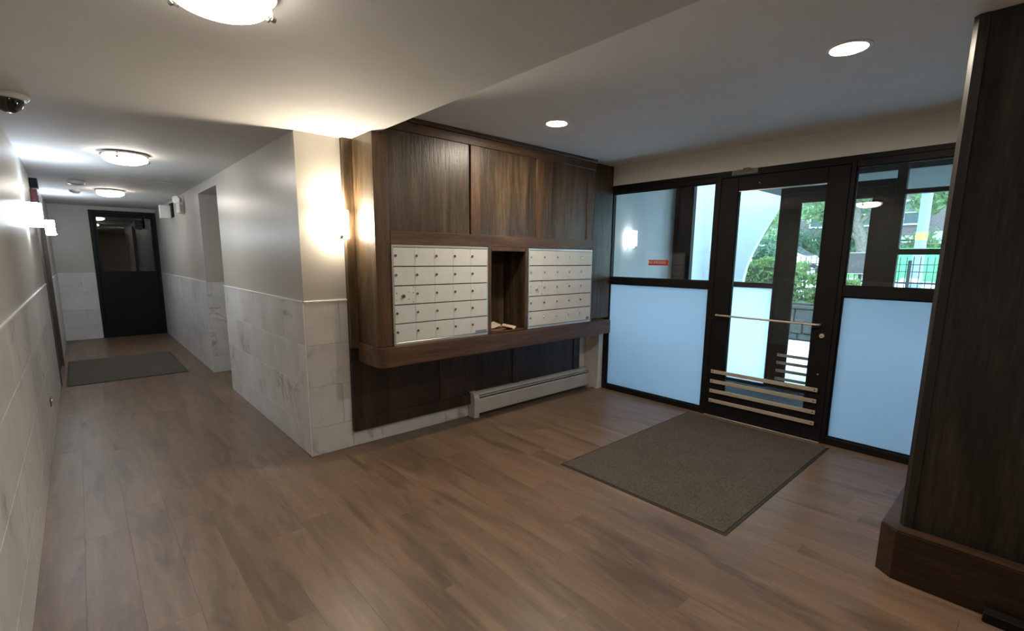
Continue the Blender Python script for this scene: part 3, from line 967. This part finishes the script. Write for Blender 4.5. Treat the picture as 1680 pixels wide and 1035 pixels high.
for side in (0,):
    obj('pull_handle', B().tube([(dlx2, 1.975, .95), (dlx2 - .045, 1.975, .97), (dlx2 - .05, 1.975, 1.0), (dlx2 - .05, 1.975, 1.22), (dlx2 - .045, 1.975, 1.25), (dlx2, 1.975, 1.27)], .008, 8), MT['black'], d2, smooth=True)

# ================================================================== LIGHT FITTINGS
def sconce(loc, face, label, mat, group, power):
    """Half-round glass wall lamp; loc = wall point at the middle of the shade; face = outward unit vector (x or y)."""
    t = thing('wall_sconce', loc, label, 'wall lamp', group)
    R = Matrix.Rotation(math.atan2(face[1], face[0]), 4, 'Z')
    def put(b):
        b.bm.transform(Matrix.Translation(Vector(loc)) @ R)
        return b
    obj('back_plate', put(B().box(0, .012, -.055, .055, -.075, .075, .003)), MT['chrome'], t)
    # glass: flattened half cylinder, open box standing off the wall
    b = B()
    ring = []
    n = 14
    for k in range(n + 1):
        a = -math.pi / 2 + math.pi * k / n
        ring.append((.016 + .092 * math.cos(a) ** .8 if abs(math.cos(a)) > 1e-6 else .016, .088 * math.sin(a)))
    b.poly([(p[0], p[1], -.100) for p in ring], (0, 0, .200))
    obj('glass_shade', put(b), mat, t, smooth=True)
    cl = obj('clasp', put(B().box(.094, .113, -.013, .013, -.106, -.078, .003).box(.0, .11, -.013, .013, -.108, -.1005, .001)), MT['chrome'], t)
    obj('finial', put(B().lathe([(0, -.0), (.011, .0), (.014, .006), (.012, .012), (0, .016)], (.112, 0, -.092), (1, 0, 0), 12)), MT['chrome'], cl, smooth=True)
    # the bulb's light leaving the open top of the shade
    if power:
        la = bpy.data.lights.new('sconce_uplight', 'AREA')
        la.shape = 'DISK'
        la.size = .07
        la.energy = power
        la.color = WARM if mat is MT['sconce_glass'] else (0.62, 0.78, 1.0)
        lo = bpy.data.objects.new('sconce_uplight', la)
        C.objects.link(lo)
        lo.parent = t
        lo.location = (face[0] * .055, face[1] * .055, .108)
        lo.rotation_euler = (math.pi, 0, 0)
    return t
sconce((1.440, YW + D, 1.737), (0, -1), 'lit glass sconce on the short wall beside the mail cabinet', MT['sconce_glass'], None, 7.0)
sconce((XL - D, 5.95, 1.840), (1, 0), 'nearer lit glass sconce on the left corridor wall', MT['sconce_cool'], None, 5.0)
sconce((XL - D, 9.35, 1.870), (1, 0), 'farther lit glass sconce past the lift opening', MT['sconce_cool'], None, 5.0)
sconce((4.95, 3.42, 1.735), (0, -1), 'lit sconce on the vestibule side wall seen through glass', MT['sconce_vest'], None, 0)

def flush(loc, mat, label, r=.155):
    t = thing('ceiling_lamp', loc, label, 'ceiling lamp', 'glass bowl ceiling lamps')
    x, y, z = loc
    obj('pan', B().lathe([(0, 0), (r * 1.02, 0), (r * 1.08, -.010), (r * 1.08, -.022), (r * 1.02, -.026), (0, -.026)], loc, seg=40), MT['chrome'], t, smooth=True)
    prof = [(r * .96, -.026)]
    prof.append((r * .965, -.038))
    for k in range(1, 9):
        a = k / 8 * math.pi / 2
        prof.append((r * .96 * math.cos(a) ** .7 if k < 8 else 0, -.046 - .044 * math.sin(a)))
    obj('glass_bowl', B().lathe(prof, loc, seg=40), mat, t, smooth=True)
    for k in range(3):
        a = math.radians(10 + 120 * k)
        ca, sa = math.cos(a), math.sin(a)
        cl = obj('clip', B().tube([(x + ca * r * 1.06, y + sa * r * 1.06, z - .02), (x + ca * r * 1.06, y + sa * r * 1.06, z - .052), (x + ca * r * .95, y + sa * r * .95, z - .066)], .006, 8), MT['chrome'], t)
        obj('knob', B().lathe([(0, 0), (.010, 0), (.010, .012), (0, .016)], (x + ca * r * 1.06, y + sa * r * 1.06, z - .052), (ca, sa, -.2), 10), MT['chrome'], cl, smooth=True)
    return t
flush((.415, 1.85, ZL), MT['flush_glass'], 'large glass bowl ceiling lamp cut by the top of the photo')
flush((.386, 5.36, ZL), MT['flush_corr'], 'glass bowl ceiling lamp at the start of the corridor')
flush((.410, 8.43, ZL), MT['flush_corr'], 'far glass bowl ceiling lamp near the black door', .145)

def can(loc, label):
    t = thing('recessed_light', loc, label, 'ceiling light', 'recessed entrance ceiling lights')
    obj('trim_ring', B().lathe([(.072, -.002), (.078, -.007), (.094, -.004), (.096, 0), (.072, 0), (.072, -.002)], loc, seg=32), MT['white_enamel'], t, smooth=True)
    obj('lens', B().lathe([(0, -.004), (.074, -.0035), (.074, 0), (0, 0)], loc, seg=32), MT['can_glass'], t, smooth=True)
    return t
can((2.81, .757, ZH), 'round recessed ceiling light nearer the wood column')
can((2.753, 2.575, ZH), 'round recessed ceiling light before the mail cabinet')
can((2.87, -1.06, ZH), 'added round recessed ceiling light behind the column, out of view')  # added unseen lamp brightening the dim lobby, spaced like the other two

# ================================================================== SMALL FITTINGS
dm = thing('dome_camera', (-.195, 3.88, ZL), 'smoked dome security camera on the ceiling at far left', 'camera')
obj('mount', B().lathe([(0, 0), (.088, 0), (.090, -.012), (.080, -.024), (.066, -.026), (0, -.026)], (-.195, 3.88, ZL), seg=28), MT['plastic'], dm, smooth=True)
obj('dome', B().lathe([(.066, -.024)] + [(.066 * math.cos(a * math.pi / 16), -.028 - .066 * math.sin(a * math.pi / 16)) for a in range(0, 8)] + [(0, -.094)], (-.195, 3.88, ZL), seg=28), MT['dome'], dm, smooth=True)

for (x_, y_, r_, lab) in ((.080, 7.75, .085, 'wide round smoke detector on the corridor ceiling'), (.066, 8.80, .062, 'smaller round detector behind the wide one on the ceiling')):
    s = thing('smoke_detector', (x_, y_, ZL), lab, 'detector')
    obj('base', B().lathe([(0, 0), (r_, 0), (r_, -.012), (0, -.012)], (x_, y_, ZL), seg=24), MT['plastic'], s, smooth=True)
    obj('body', B().lathe([(r_ * .92, -.012), (r_ * .86, -.034), (r_ * .6, -.044), (0, -.046)], (x_, y_, ZL), seg=24), MT['grey'] if r_ < .07 else MT['white_enamel'], s, smooth=True)
vt = thing('access_panel', (.83, 7.07, ZL), 'thin flat access panel edge on the corridor ceiling', 'panel')
obj('frame', B().box(.72, .94, 7.03, 7.11, ZL - .006, ZL, .001), MT['grey'], vt)
obj('plate', B().box(.728, .932, 7.038, 7.102, ZL - .008, ZL - .005, .001), MT['ceiling'], vt)

al = thing('fire_alarm', (XL - D, 7.25, 2.05), 'dark red fire alarm box on the left wall beyond the sconce', 'alarm')
obj('box', B().box(XL - D, XL + .045, 7.12, 7.40, 1.98, 2.17, .004), MT['red'], al)
obj('horn', B().box(XL - D, XL + .055, 7.20, 7.38, 2.19, 2.29, .006), MT['black'], al)
obj('strobe', B().box(XL + .045, XL + .06, 7.2, 7.32, 2.03, 2.12, .006), MT['plastic'], al)

cp = thing('wall_outlet', (XL, 5.40, .296), 'small dark brown outlet plate low on the left wall tiles', 'outlet')
obj('plate', B().box(XL, XL + .006, 5.35, 5.45, .262, .330, .002), MT['elev'], cp)
obj('socket', B().lathe([(0, .012), (.014, .010), (.018, .005), (.018, 0)], (XL + .006, 5.40, .296), (1, 0, 0), 12), MT['brass'], cp, smooth=True)

# lift opening in the left wall
d4 = struct('door_4', 'brown steel door opening in the left corridor wall', 'door', (XL, 8.2, 0))
obj('casing', B().box(XL - .20, XL + .012, LO0 - .0, LO0 + .06, 0, LOZ, .003).box(XL - .20, XL + .012, LO1 - .07, LO1, 0, LOZ, .003).box(XL - .20, XL + .012, LO0 + .06, LO1 - .07, LOZ - .07, LOZ, .003), MT['elev'], d4)
obj('leaf', B().box(XL - .19, XL - .15, LO0 + .06, LO1 - .07, .005, LOZ - .07, .002), MT['elev'], d4)
obj('handle', B().tube([(XL - .15, 8.68, 1.0), (XL - .10, 8.68, 1.0), (XL - .10, 8.56, 1.0)], .010, 8), MT['chrome'], d4, smooth=True)

# black door at the end of the corridor
d3 = struct('door_3', 'black door with a glazed upper half at the corridor end', 'door', (.70, YE, 0))
fy0, fy1 = YE - .012, YE + .10
obj('door_frame', B().box(DX0, DX0 + .052, fy0, fy1, 0, DZ, .003).box(DX1 - .045, DX1, fy0, fy1, 0, DZ, .003).box(DX0 + .052, DX1 - .045, fy0, fy1, DZ - .055, DZ, .003), MT['black'], d3)
gx0, gx1, gz0, gz1 = .315, 1.098, 1.195, 2.175
ly_0, ly_1 = YE + .006, YE + .05
obj('leaf', B().box(DX0 + .054, DX1 - .047, ly_0, ly_1, .006, gz0, .003).box(DX0 + .054, gx0, ly_0, ly_1, gz0, DZ - .057).box(gx1, DX1 - .047, ly_0, ly_1, gz0, DZ - .057).box(gx0, gx1, ly_0, ly_1, gz1, DZ - .057), MT['black_door'], d3)
obj('pane', B().box(gx0 - .004, gx1 + .004, YE + .02, YE + .026, gz0 - .004, gz1 + .004), MT['glass_dark'], d3)
obj('glazing_bead', B().box(gx0 - .012, gx1 + .012, YE - .002, ly_0, gz0 - .012, gz0 + .010, .002).box(gx0 - .012, gx0 + .006, YE - .002, ly_0, gz0 + .01, gz1, .002).box(gx1 - .006, gx1 + .012, YE - .002, ly_0, gz0 + .01, gz1, .002), MT['black'], d3)
obj('closer', B().box(.62, .86, YE - .045, ly_0, 2.19, 2.225, .006), MT['black'], d3)
o = obj('wall_beyond', B().box(DX0 - .2, DX1 + .2, YE + 1.2, YE + 1.3, 0, ZL).box(DX0 - .3, DX0 - .2, YE + .25, YE + 1.3, 0, ZL).box(DX1 + .2, DX1 + .3, YE + .25, YE + 1.3, 0, ZL).box(DX0 - .3, DX1 + .3, YE + .25, YE + 1.3, ZL, ZL + .1).box(DX0 - .3, DX1 + .3, YE + .2, YE + 1.3, -.1, 0), MT['black_door'])  # all surfaces coloured black to stand for the darkness behind the glass
tag(o, 'room behind the black corridor door, coloured black as unlit', 'wall', None, 'structure')

# emergency sign box and twin-head emergency lamp on the right corridor wall
ex = thing('exit_sign', (XC, 9.35, 2.20), 'white sign box near the black door on the right corridor wall', 'sign')
obj('housing', B().box(XC - .165, XC - .02, 9.20, 9.28, 2.065, 2.265, .006), MT['plastic'], ex)
obj('face', B().box(XC - .160, XC - .025, 9.194, 9.20, 2.072, 2.258, .002), MT['trim'], ex)
obj('mount_plate', B().box(XC - .02, XC + D, 9.12, 9.36, 2.09, 2.30, .003), MT['black'], ex)
em = thing('emergency_light', (XC, 8.30, 2.20), 'white emergency light with two round heads beside the sign box', 'emergency light')
obj('body', B().box(XC - .055, XC + D, 8.13, 8.40, 2.09, 2.235, .010), MT['plastic'], em)
obj('battery_label', B().box(XC - .05, XC - .004, 8.124, 8.131, 2.10, 2.20, .001), plain('pink_label', (.55, .40, .36), .5), em)
for yy, zz in ((8.20, 2.275), (8.37, 2.285)):
    hd = obj('lamp_head', B().lathe([(0, .0), (.030, .002), (.045, .020), (.050, .045), (.046, .05), (0, .046)], (XC - .030, yy, zz), (-.8, -.5, -.15), 16), MT['plastic'], em, smooth=True)
    obj('bracket', B().tube([(XC - .025, yy, 2.235), (XC - .025, yy, zz)], .008, 8), MT['plastic'], hd)

# ================================================================== OUTSIDE
GZ1 = 0.82                     # street level lies above the lobby floor
o = obj('ground_forecourt', B().box(XO + .2, 10.15, -8, 14, -.15, -.015), MT['concrete'])
tag(o, 'pale concrete forecourt outside the second door', 'ground', None, 'structure')
o = obj('ground_sidewalk', B().box(11.6, 19.5, -16, 40, GZ1 - .9, GZ1), MT['concrete'])
tag(o, 'pale raised sidewalk beyond the fence', 'ground', None, 'structure')
o = obj('ground_street', B().box(19.5, 26.5, -16, 40, GZ1 - .9, GZ1 - .08), MT['asphalt'])
tag(o, 'grey street surface under the parked car', 'road', None, 'structure')
o = obj('ground_lawn', B().box(26.5, 46, -16, 44, GZ1 - .9, GZ1 + .02), MT['lawn'])
tag(o, 'green lawn before the brick building', 'ground', None, 'structure')

# portico: side wall, arched front wall, soffit
PZ = 2.39
pw = obj('wall_portico_side', B().box(XO + .1, 8.3, 3.97, 4.2, -.05, 3.4), MT['stucco'])
tag(pw, 'white stucco side wall of the porch', 'wall', None, 'structure')
prof = [(3.30, -.05), (3.30, 1.0), (3.29, 1.2), (3.255, 1.4), (3.19, 1.6), (3.105, 1.8), (3.01, 2.0), (2.905, 2.2), (2.79, 2.4), (2.64, 2.6), (2.42, 2.8), (2.1, 2.97), (1.8, 3.05)]
half = [(p[0], p[1]) for p in prof]
arch = B()
for (ya, za), (yb, zb) in zip(half, half[1:]):
    if zb - za < 1e-6: continue
def arch_panel(sgn):
    # strip of quads between the arch curve and the outer edge
    yo = 3.97 if sgn > 0 else -.37
    mp = lambda y: y if sgn > 0 else 3.6 - y
    for (ya, za), (yb, zb) in zip(half, half[1:]):
        arch.poly([(8.0, mp(ya), za), (8.0, yo, za), (8.0, yo, zb), (8.0, mp(yb), zb)], (.09, 0, 0))
arch_panel(1)
arch_panel(-1)
arch.box(8.0, 8.09, -.37, 3.97, 3.05, 3.5)
bmesh.ops.remove_doubles(arch.bm, verts=arch.bm.verts, dist=1e-5)
o = obj('wall_portico_arch', arch, MT['stucco'])
tag(o, 'white stucco porch wall with a wide arch', 'wall', None, 'structure')
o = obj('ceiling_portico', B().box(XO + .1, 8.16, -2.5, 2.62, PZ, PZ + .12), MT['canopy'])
tag(o, 'blue-grey soffit above the porch', 'ceiling', None, 'structure')
sp = B()
a_, b1_, c_ = (7.999, 3.969, 1.60), (7.999, 3.56, 2.8), (7.80, 3.969, 2.8)
d_ = (7.999, 3.969, 2.8)
vs = [sp.bm.verts.new(p) for p in (a_, b1_, c_, d_)]
for f in ((0, 1, 2), (0, 2, 3), (0, 3, 1), (1, 3, 2)):
    sp.bm.faces.new([vs[i] for i in f])
o = obj('trim_8', sp, MT['stucco'])
tag(o, 'tapering stucco corner where the porch vault springs', 'trim', None, 'structure')
ol = thing('porch_speaker', (7.0, 3.97, 2.45), 'small dark rounded fitting high on the white porch wall', 'speaker')
obj('bracket', B().box(7.24, 7.30, 3.92, 3.97, 2.40, 2.46, .006), MT['plastic'], ol)
obj('body', B().lathe([(0, -.06), (.05, -.05), (.075, 0), (.05, .05), (0, .06)], (7.27, 3.87, 2.43), (0.3, -1, -.2), 16), MT['black'], ol, smooth=True)

# planter wall of rough stones
pl_ = thing('planter_wall', (10.2, 3.6, 0), 'low rough stone planter wall under the hedge', 'wall')
obj('core', B().box(10.17, 11.6, -3, 9, -.15, .60), MT['mortar'], pl_)
obj('coping', B().box(10.09, 11.6, -3, 9, .60, .66, .012), MT['stone'], pl_)
rs = random.Random(11)
for (z0_, z1_) in ((0.0, .12), (.12, .33), (.33, .60)):
    y = 1.6
    while y < 5.4:
        wd = rs.uniform(.22, .50)
        t = bmesh.new()
        bmesh.ops.create_cube(t, size=1)
        for v in t.verts:
            v.co = Vector((10.17 + v.co.x * .10, y + wd / 2 + v.co.y * (wd - .014) + rs.uniform(-.01, .01), (z0_ + z1_) / 2 + v.co.z * (z1_ - z0_ - .014) + rs.uniform(-.006, .006)))
        bmesh.ops.bevel(t, geom=list(t.edges), offset=.018, segments=1, affect='EDGES')
        b = B()
        b.merge(t)
        obj('stone', b, MT['stone'], pl_)
        y += wd

# foliage
def leaves(b, rng, n, where, size, squash=.7):
    bm = b.bm
    for _ in range(n):
        p = where(rng)
        d = Vector((rng.gauss(0, 1), rng.gauss(0, 1), rng.gauss(0, 1) * .6)).normalized()
        s = d.cross(Vector((rng.gauss(0, 1), rng.gauss(0, 1), rng.gauss(0, 1)))).normalized()
        k = size * rng.uniform(.6, 1.3)
        q = d.cross(s)
        a1 = bm.verts.new(p - s * k)
        a2 = bm.verts.new(p + q * k * squash * .5)
        a3 = bm.verts.new(p + s * k)
        a4 = bm.verts.new(p - q * k * squash * .5)
        bm.faces.new((a1, a2, a3, a4))

def foliage(name, b, mat, parent):
    """Leaf sheets keep their own windings, so no normal pass."""
    org = ORG[parent.name]
    bmesh.ops.translate(b.bm, verts=b.bm.verts, vec=-org)
    me = bpy.data.meshes.new(name)
    b.bm.to_mesh(me)
    b.bm.free()
    me.materials.append(mat)
    o = bpy.data.objects.new(name, me)
    C.objects.link(o)
    o.parent = parent
    o['kind'] = 'stuff'
    ORG[o.name] = org
    return o

def hedge(x0, x1, y0, y1, z0, z1, label, seed, n):
    h = thing('hedge', ((x0 + x1) / 2, (y0 + y1) / 2, z0), label, 'hedge')
    c = B().box(x0 + .09, x1 - .09, y0 + .09, y1 - .09, z0, z1 - .10, .12, 2)
    obj('twigs', c, MT['hedge_core'], h)
    rg = random.Random(seed)
    def wh(r):
        f = r.random()
        p = [r.uniform(x0, x1), r.uniform(y0, y1), r.uniform(z0, z1)]
        if f < .45: p[0] = x0 + abs(r.gauss(0, .06))
        elif f < .8: p[2] = z1 - abs(r.gauss(0, .06))
        else: p[1] = (y0 if r.random() < .5 else y1) + r.gauss(0, .05)
        p[2] += .06 * math.sin(p[1] * 7) * (1 if p[2] > z1 - .2 else 0)
        p[2] = max(p[2], z0 + .07)
        return Vector(p)
    b = B()
    leaves(b, rg, n, wh, .045)
    foliage('leaves', b, MT['leaf_hedge'], h)
hedge(10.25, 10.80, 3.20, 6.4, .665, 1.50, 'tall bright clipped hedge behind the planter wall, left of the door', 21, 5200)
hedge(10.25, 10.75, 2.30, 3.03, .665, 1.19, 'lower clipped hedge above the planter stones, seen through the door', 22, 1800)

def bush(loc, r, hgt, label, seed, n, mat, leaf=.05, stem=.4):
    t = thing('bush', loc, label, 'bush')
    rg = random.Random(seed)
    b = B()
    for k in range(5):
        a = k * 1.26
        b.tube([(loc[0], loc[1], loc[2]), (loc[0] + .2 * r * math.cos(a), loc[1] + .2 * r * math.sin(a), loc[2] + hgt * .4), (loc[0] + .6 * r * math.cos(a), loc[1] + .6 * r * math.sin(a), loc[2] + hgt * .75)], [.03, .02, .01], 6)
    obj('stem', b, MT['bark'], t)
    clumps = [Vector((loc[0] + rg.uniform(-.6, .6) * r, loc[1] + rg.uniform(-.6, .6) * r, loc[2] + hgt * rg.uniform(stem, .85))) for _ in range(9)]
    def wh(g):
        c = g.choice(clumps)
        return c + Vector((g.gauss(0, .25) * r, g.gauss(0, .25) * r, g.gauss(0, .13) * hgt))
    lb = B()
    leaves(lb, rg, n, wh, leaf)
    foliage('leaves', lb, mat, t)
bush((11.35, 4.27, .665), .34, 1.22, 'dark spreading bush standing above the tall hedge', 31, 1500, MT['leaf_dark'], .05, .68)
bush((31.5, 10.6, GZ1), 1.8, 2.4, 'wide green bush across the street behind the car', 32, 2200, MT['leaf_dark'], .16, .3)
bush((31.5, 7.9, GZ1), 1.6, 2.5, 'green bush across the street beside the leaning tree', 33, 2200, MT['leaf_dark'], .16, .3)
bush((31.5, 4.2, GZ1), 1.0, 2.0, 'pale green bush across the street behind the lamp pole', 34, 1200, MT['leaf'], .15, .35)
bush((31.5, 14.4, GZ1), 1.9, 2.6, 'leafy bush across the street seen under the arch', 35, 2200, MT['leaf'], .17, .3)

def tree(base, path, rad, limbs, crowns, label, seed, n, mat, leaf):
    t = thing('tree', base, label, 'tree')
    b = B()
    b.tube(path, rad, 10)
    for (pts_, r0) in limbs:
        b.tube(pts_, [r0 * (1 - .75 * i / (len(pts_) - 1)) for i in range(len(pts_))], 7)
    obj('trunk', b, MT['bark'], t, smooth=True)
    rg = random.Random(seed)
    cl = []
    for (c, rx, rz, m) in crowns:
        for _ in range(m):
            v = Vector((rg.gauss(0, 1), rg.gauss(0, 1), rg.gauss(0, 1))).normalized() * (rg.random() ** .4)
            cl.append(Vector(c) + Vector((v.x * rx, v.y * rx, v.z * rz)))
    def wh(g):
        c = g.choice(cl)
        return c + Vector((g.gauss(0, .32), g.gauss(0, .32), g.gauss(0, .2)))
    lb = B()
    leaves(lb, rg, n, wh, leaf)
    foliage('leaves', lb, mat, t)
# leaning tree seen in the right sidelight, beyond the street
tree((24.0 + 3.2, 5.9, GZ1), [(27.2, 5.75, GZ1), (27.2, 5.8, 1.8), (27.2, 6.0, 2.6), (27.2, 6.25, 3.4), (27.2, 6.3, 4.6)], [.34, .27, .24, .2, .12],
     [([(27.2, 5.95, 2.4), (27.0, 6.7, 3.1), (26.9, 7.6, 3.5)], .13), ([(27.2, 6.0, 2.7), (27.1, 6.4, 3.6), (27, 6.9, 4.3)], .12), ([(27.2, 6.2, 3.2), (27.3, 5.2, 4.2), (27.2, 4.3, 4.8)], .12)],
     [((27.0, 7.6, 4.5), 1.9, .9, 16), ((27.1, 5.6, 4.9), 1.6, .7, 10), ((27.0, 3.6, 4.3), 1.0, .5, 5)], 'thick leaning street tree seen right of the door', 41, 3200, MT['leaf'], .16)
# slim trunk seen through the outer door
tree((13.4, 4.42, .82), [(13.4, 4.42, .82), (13.4, 4.40, 1.8), (13.38, 4.36, 3.0), (13.38, 4.30, 4.2)], [.085, .065, .055, .045],
     [([(13.38, 4.36, 3.0), (13.3, 3.9, 3.6), (13.2, 3.4, 3.9)], .03), ([(13.38, 4.36, 3.2), (13.3, 4.9, 3.8), (13.2, 5.4, 4.0)], .03)],
     [((13.4, 4.2, 4.2), 1.0, .45, 10)], 'slim tree behind the fence, seen through the glazed doors', 42, 1400, MT['leaf'], .09)
# broad tree filling the arch
tree((20.5 - 4, 7.6, GZ1), [(16.5, 7.6, GZ1), (16.5, 7.55, 2.2), (16.4, 7.5, 3.6)], [.16, .13, .10],
     [([(16.5, 7.55, 2.2), (16.3, 6.7, 2.7), (16.2, 6.0, 3.0)], .07), ([(16.45, 7.5, 2.6), (16.3, 8.4, 3.2), (16.2, 9.0, 3.5)], .07)],
     [((16.4, 6.6, 3.0), 1.0, .75, 16), ((16.4, 7.9, 3.2), 1.3, .9, 16)], 'broad leafy tree filling the porch arch', 43, 5200, MT['leaf'], .085)
tree((29.0, 11.5, GZ1), [(29, 11.5, GZ1), (29, 11.4, 3), (29, 11.2, 5)], [.25, .2, .12], [([(29, 11.4, 3), (28.9, 10.3, 4), (28.8, 9.4, 4.6)], .1)],
     [((28.9, 10.6, 4.6), 2.2, 1.0, 22), ((28.9, 12.6, 5.0), 1.8, 1.0, 10)], 'big street tree before the brick building, seen through the door', 44, 4200, MT['leaf'], .17)
tree((28.6, 1.6, GZ1), [(28.6, 1.6, GZ1), (28.6, 1.6, 3.2), (28.6, 1.7, 5)], [.2, .16, .1], [([(28.6, 1.6, 3), (28.5, 2.6, 4), (28.5, 3.2, 4.5)], .08)],
     [((28.5, 3.4, 4.3), 1.0, .5, 7), ((28.5, .8, 4.8), 1.6, .8, 8)], 'leafy tree behind the lamp pole at right', 45, 1300, MT['leaf'], .16)

# iron fence
FXX = 12.2
fn = thing('iron_fence', (FXX, 2.6, .62), 'black iron picket fence along the sidewalk', 'fence')
pk = mesh_of(B().box(-.007, .007, -.007, .007, 0, .93, .002).lathe([(.012, .93), (.010, .95), (0, 1.0)], (0, 0, 0), (0, 0, 1), 6), 'picket', MT['iron'])
y = .2
while y < 6.2:
    piece('picket', pk, fn, (FXX, y, .62))
    y += .105
for zz, hh in ((.80, .03), (1.08, .035), (1.30, .016), (1.44, .016)):
    obj('rail', B().box(FXX - .012, FXX + .012, .1, 6.3, zz - hh / 2, zz + hh / 2, .003), MT['iron'], fn)
for yy in (1.83, 2.62, 4.9):
    ps = obj('post', B().box(FXX - .028, FXX + .028, yy - .028, yy + .028, .62, 1.50, .005), MT['iron'], fn)
    obj('post_cap', B().lathe([(.036, 1.50), (.036, 1.512), (0, 1.54)], (FXX, yy, 0), seg=10), MT['iron'], ps)
o = obj('ground_planting', B().box(11.6, 12.6, -3, 9, .3, .62), MT['lawn'])
tag(o, 'narrow planted strip under the iron fence', 'ground', None, 'structure')

# rental banner hung in the porch window line, lettering seen from behind
bn = thing('rental_banner', (11.9, 2.85, 1.25), 'brown banner tied to the fence, faint mirrored letters', 'banner')
by0, by1, bz0, bz1 = 2.62, 3.35, 1.245, 1.665
obj('sheet', B().box(12.130, 12.142, 2.36, 2.98, bz0, bz1, .002), MT['banner'], bn)
obj('hem', B().box(12.126, 12.146, 2.36, 2.98, bz1, bz1 + .016, .003).box(12.126, 12.146, 2.36, 2.98, bz0 - .012, bz0, .003), MT['lime'], bn)
tm = text_mesh('RENT', .20, 'lettering', MT['banner_text'], .009, 1.0)
# letters face the street (+X); from the lobby they read backwards
tm.transform(Matrix(((0, 0, 1, 0), (1, 0, 0, 0), (0, 1, 0, 0), (0, 0, 0, 1))))
piece('lettering', tm, bn, (12.136, 2.66, 1.43))

# green screen fence along the street, lamp pole, car
gs = thing('green_screen', (20.2, 1.5, GZ1), 'bright green fabric screen along the street', 'screen')
obj('fabric', B().box(20.2, 20.22, -4.0, 3.95, GZ1 + .05, 1.93), MT['screen'], gs)
for yy in (-4.0, -1.4, 1.2, 3.9):
    obj('post', B().box(20.22, 20.27, yy - .025, yy + .025, GZ1, 1.97, .005), MT['iron'], gs)
lp = thing('lamp_pole', (14.4, 1.85, GZ1), 'pale blue painted lamp pole with a yellow band', 'pole')
obj('shaft', B().lathe([(.13, 0), (.13, .35), (.115, .40), (.105, 1.2), (.095, 4.6), (0, 4.6)], (14.4, 2.02, GZ1), seg=20), MT['pole'], lp, smooth=True)
obj('base_plate', B().box(14.2, 14.6, 1.82, 2.22, GZ1, GZ1 + .03, .005), MT['pole'], lp)
obj('band', B().lathe([(.108, 1.16), (.110, 1.17), (.110, 1.33), (.106, 1.34)], (14.4, 2.02, GZ1), seg=20), MT['yellow'], lp, smooth=True)
obj('notice', B().box(14.24, 14.262, 1.92, 2.28, .98, 1.12, .003), MT['plastic'], lp)

car = thing('parked_car', (22.3, 7.6, GZ1 - .08), 'white parked car on the street behind the fence', 'car')
cz0 = GZ1 - .08
side = [(5.45, .30), (5.40, .55), (5.50, .74), (6.55, .90), (7.25, 1.34), (7.7, 1.42), (8.7, 1.40), (9.45, .98), (9.85, .92), (9.9, .5), (9.82, .30)]
cb = B()
cb.poly([(21.5, p[0], cz0 + p[1]) for p in side], (1.65, 0, 0))
bmesh.ops.bevel(cb.bm, geom=[e for e in cb.bm.edges], offset=.05, segments=2, affect='EDGES')
obj('body', cb, MT['car'], car, smooth=True)
for prof_ in ([(6.72, .95), (7.32, 1.32), (7.95, 1.34), (7.95, .95)], [(8.03, .95), (8.03, 1.34), (8.62, 1.33), (9.18, .98)]):
    obj('side_window', B().poly([(21.485, p[0], cz0 + p[1]) for p in prof_], (.02, 0, 0)), MT['car_glass'], car)
obj('windscreen', B().poly([(21.6, 6.62, cz0 + .965), (23.05, 6.62, cz0 + .965), (23.0, 7.2, cz0 + 1.34), (21.65, 7.2, cz0 + 1.34)], (0, -.02, .02)), MT['car_glass'], car)
obj('headlamp', B().box(21.49, 21.75, 5.405, 5.55, cz0 + .60, cz0 + .70, .02), MT['plastic'], car)
for yy in (6.25, 9.0):
    for xx in (21.46, 22.97):
        wh_ = obj('wheel', B().lathe([(.18, 0), (.30, .0), (.33, .03), (.33, .18), (.30, .21), (.18, .21)], (xx, yy, cz0 + .33), (1, 0, 0), 22), MT['rubber'], car, smooth=True)
        obj('hub', B().lathe([(0, .01), (.17, .015), (.19, .03), (.19, .18), (0, .18)], (xx, yy, cz0 + .33), (1, 0, 0), 16), MT['chrome'], wh_, smooth=True)

# brick building across the street
bd = thing('brick_building', (36, 8, GZ1), 'long brick building with pale stone bands across the street', 'building')
BX = 36.0
obj('brick_wall', B().box(BX, BX + 6, -14, 40, GZ1, 9.5), MT['brick'], bd)
obj('stone_plinth', B().box(BX - .12, BX, -14, 40, GZ1, GZ1 + .55, .02), MT['lime'], bd)
obj('stone_band', B().box(BX - .10, BX, -14, 40, 2.75, 2.98, .02), MT['lime'], bd)
obj('stone_band', B().box(BX - .10, BX, -14, 40, 5.6, 5.85, .02), MT['lime'], bd)
wf_ = mesh_of(B().box(-.05, .05, -.62, .62, -.72, -.62).box(-.05, .05, -.62, .62, .62, .72).box(-.05, .05, -.62, -.54, -.62, .62).box(-.05, .05, .54, .62, -.62, .62).box(-.04, .04, -.54, .54, -.03, .03), 'window', MT['lime'])
wp_ = mesh_of(B().box(-.01, .01, -.54, .54, -.62, .62), 'pane', MT['window'])
for zc in (1.95, 4.3, 7.0):
    for k_ in range(17):
        yc = -9 + k_ * 2.4
        f_ = piece('window', wf_, bd, (BX - .04, yc, zc))
        piece('pane', wp_, f_, (BX - .02, yc, zc))
pc = obj('entrance_porch', B().poly([(BX - 2.2, 1.2, 2.45), (BX - 2.2, 4.6, 2.45), (BX - 2.2, 4.2, 3.1), (BX - 2.2, 1.6, 3.1)], (2.2, 0, 0)).box(BX - 2.1, BX - 1.9, 1.5, 1.7, GZ1, 2.45).box(BX - 2.1, BX - 1.9, 4.1, 4.3, GZ1, 2.45), MT['lime'], bd)
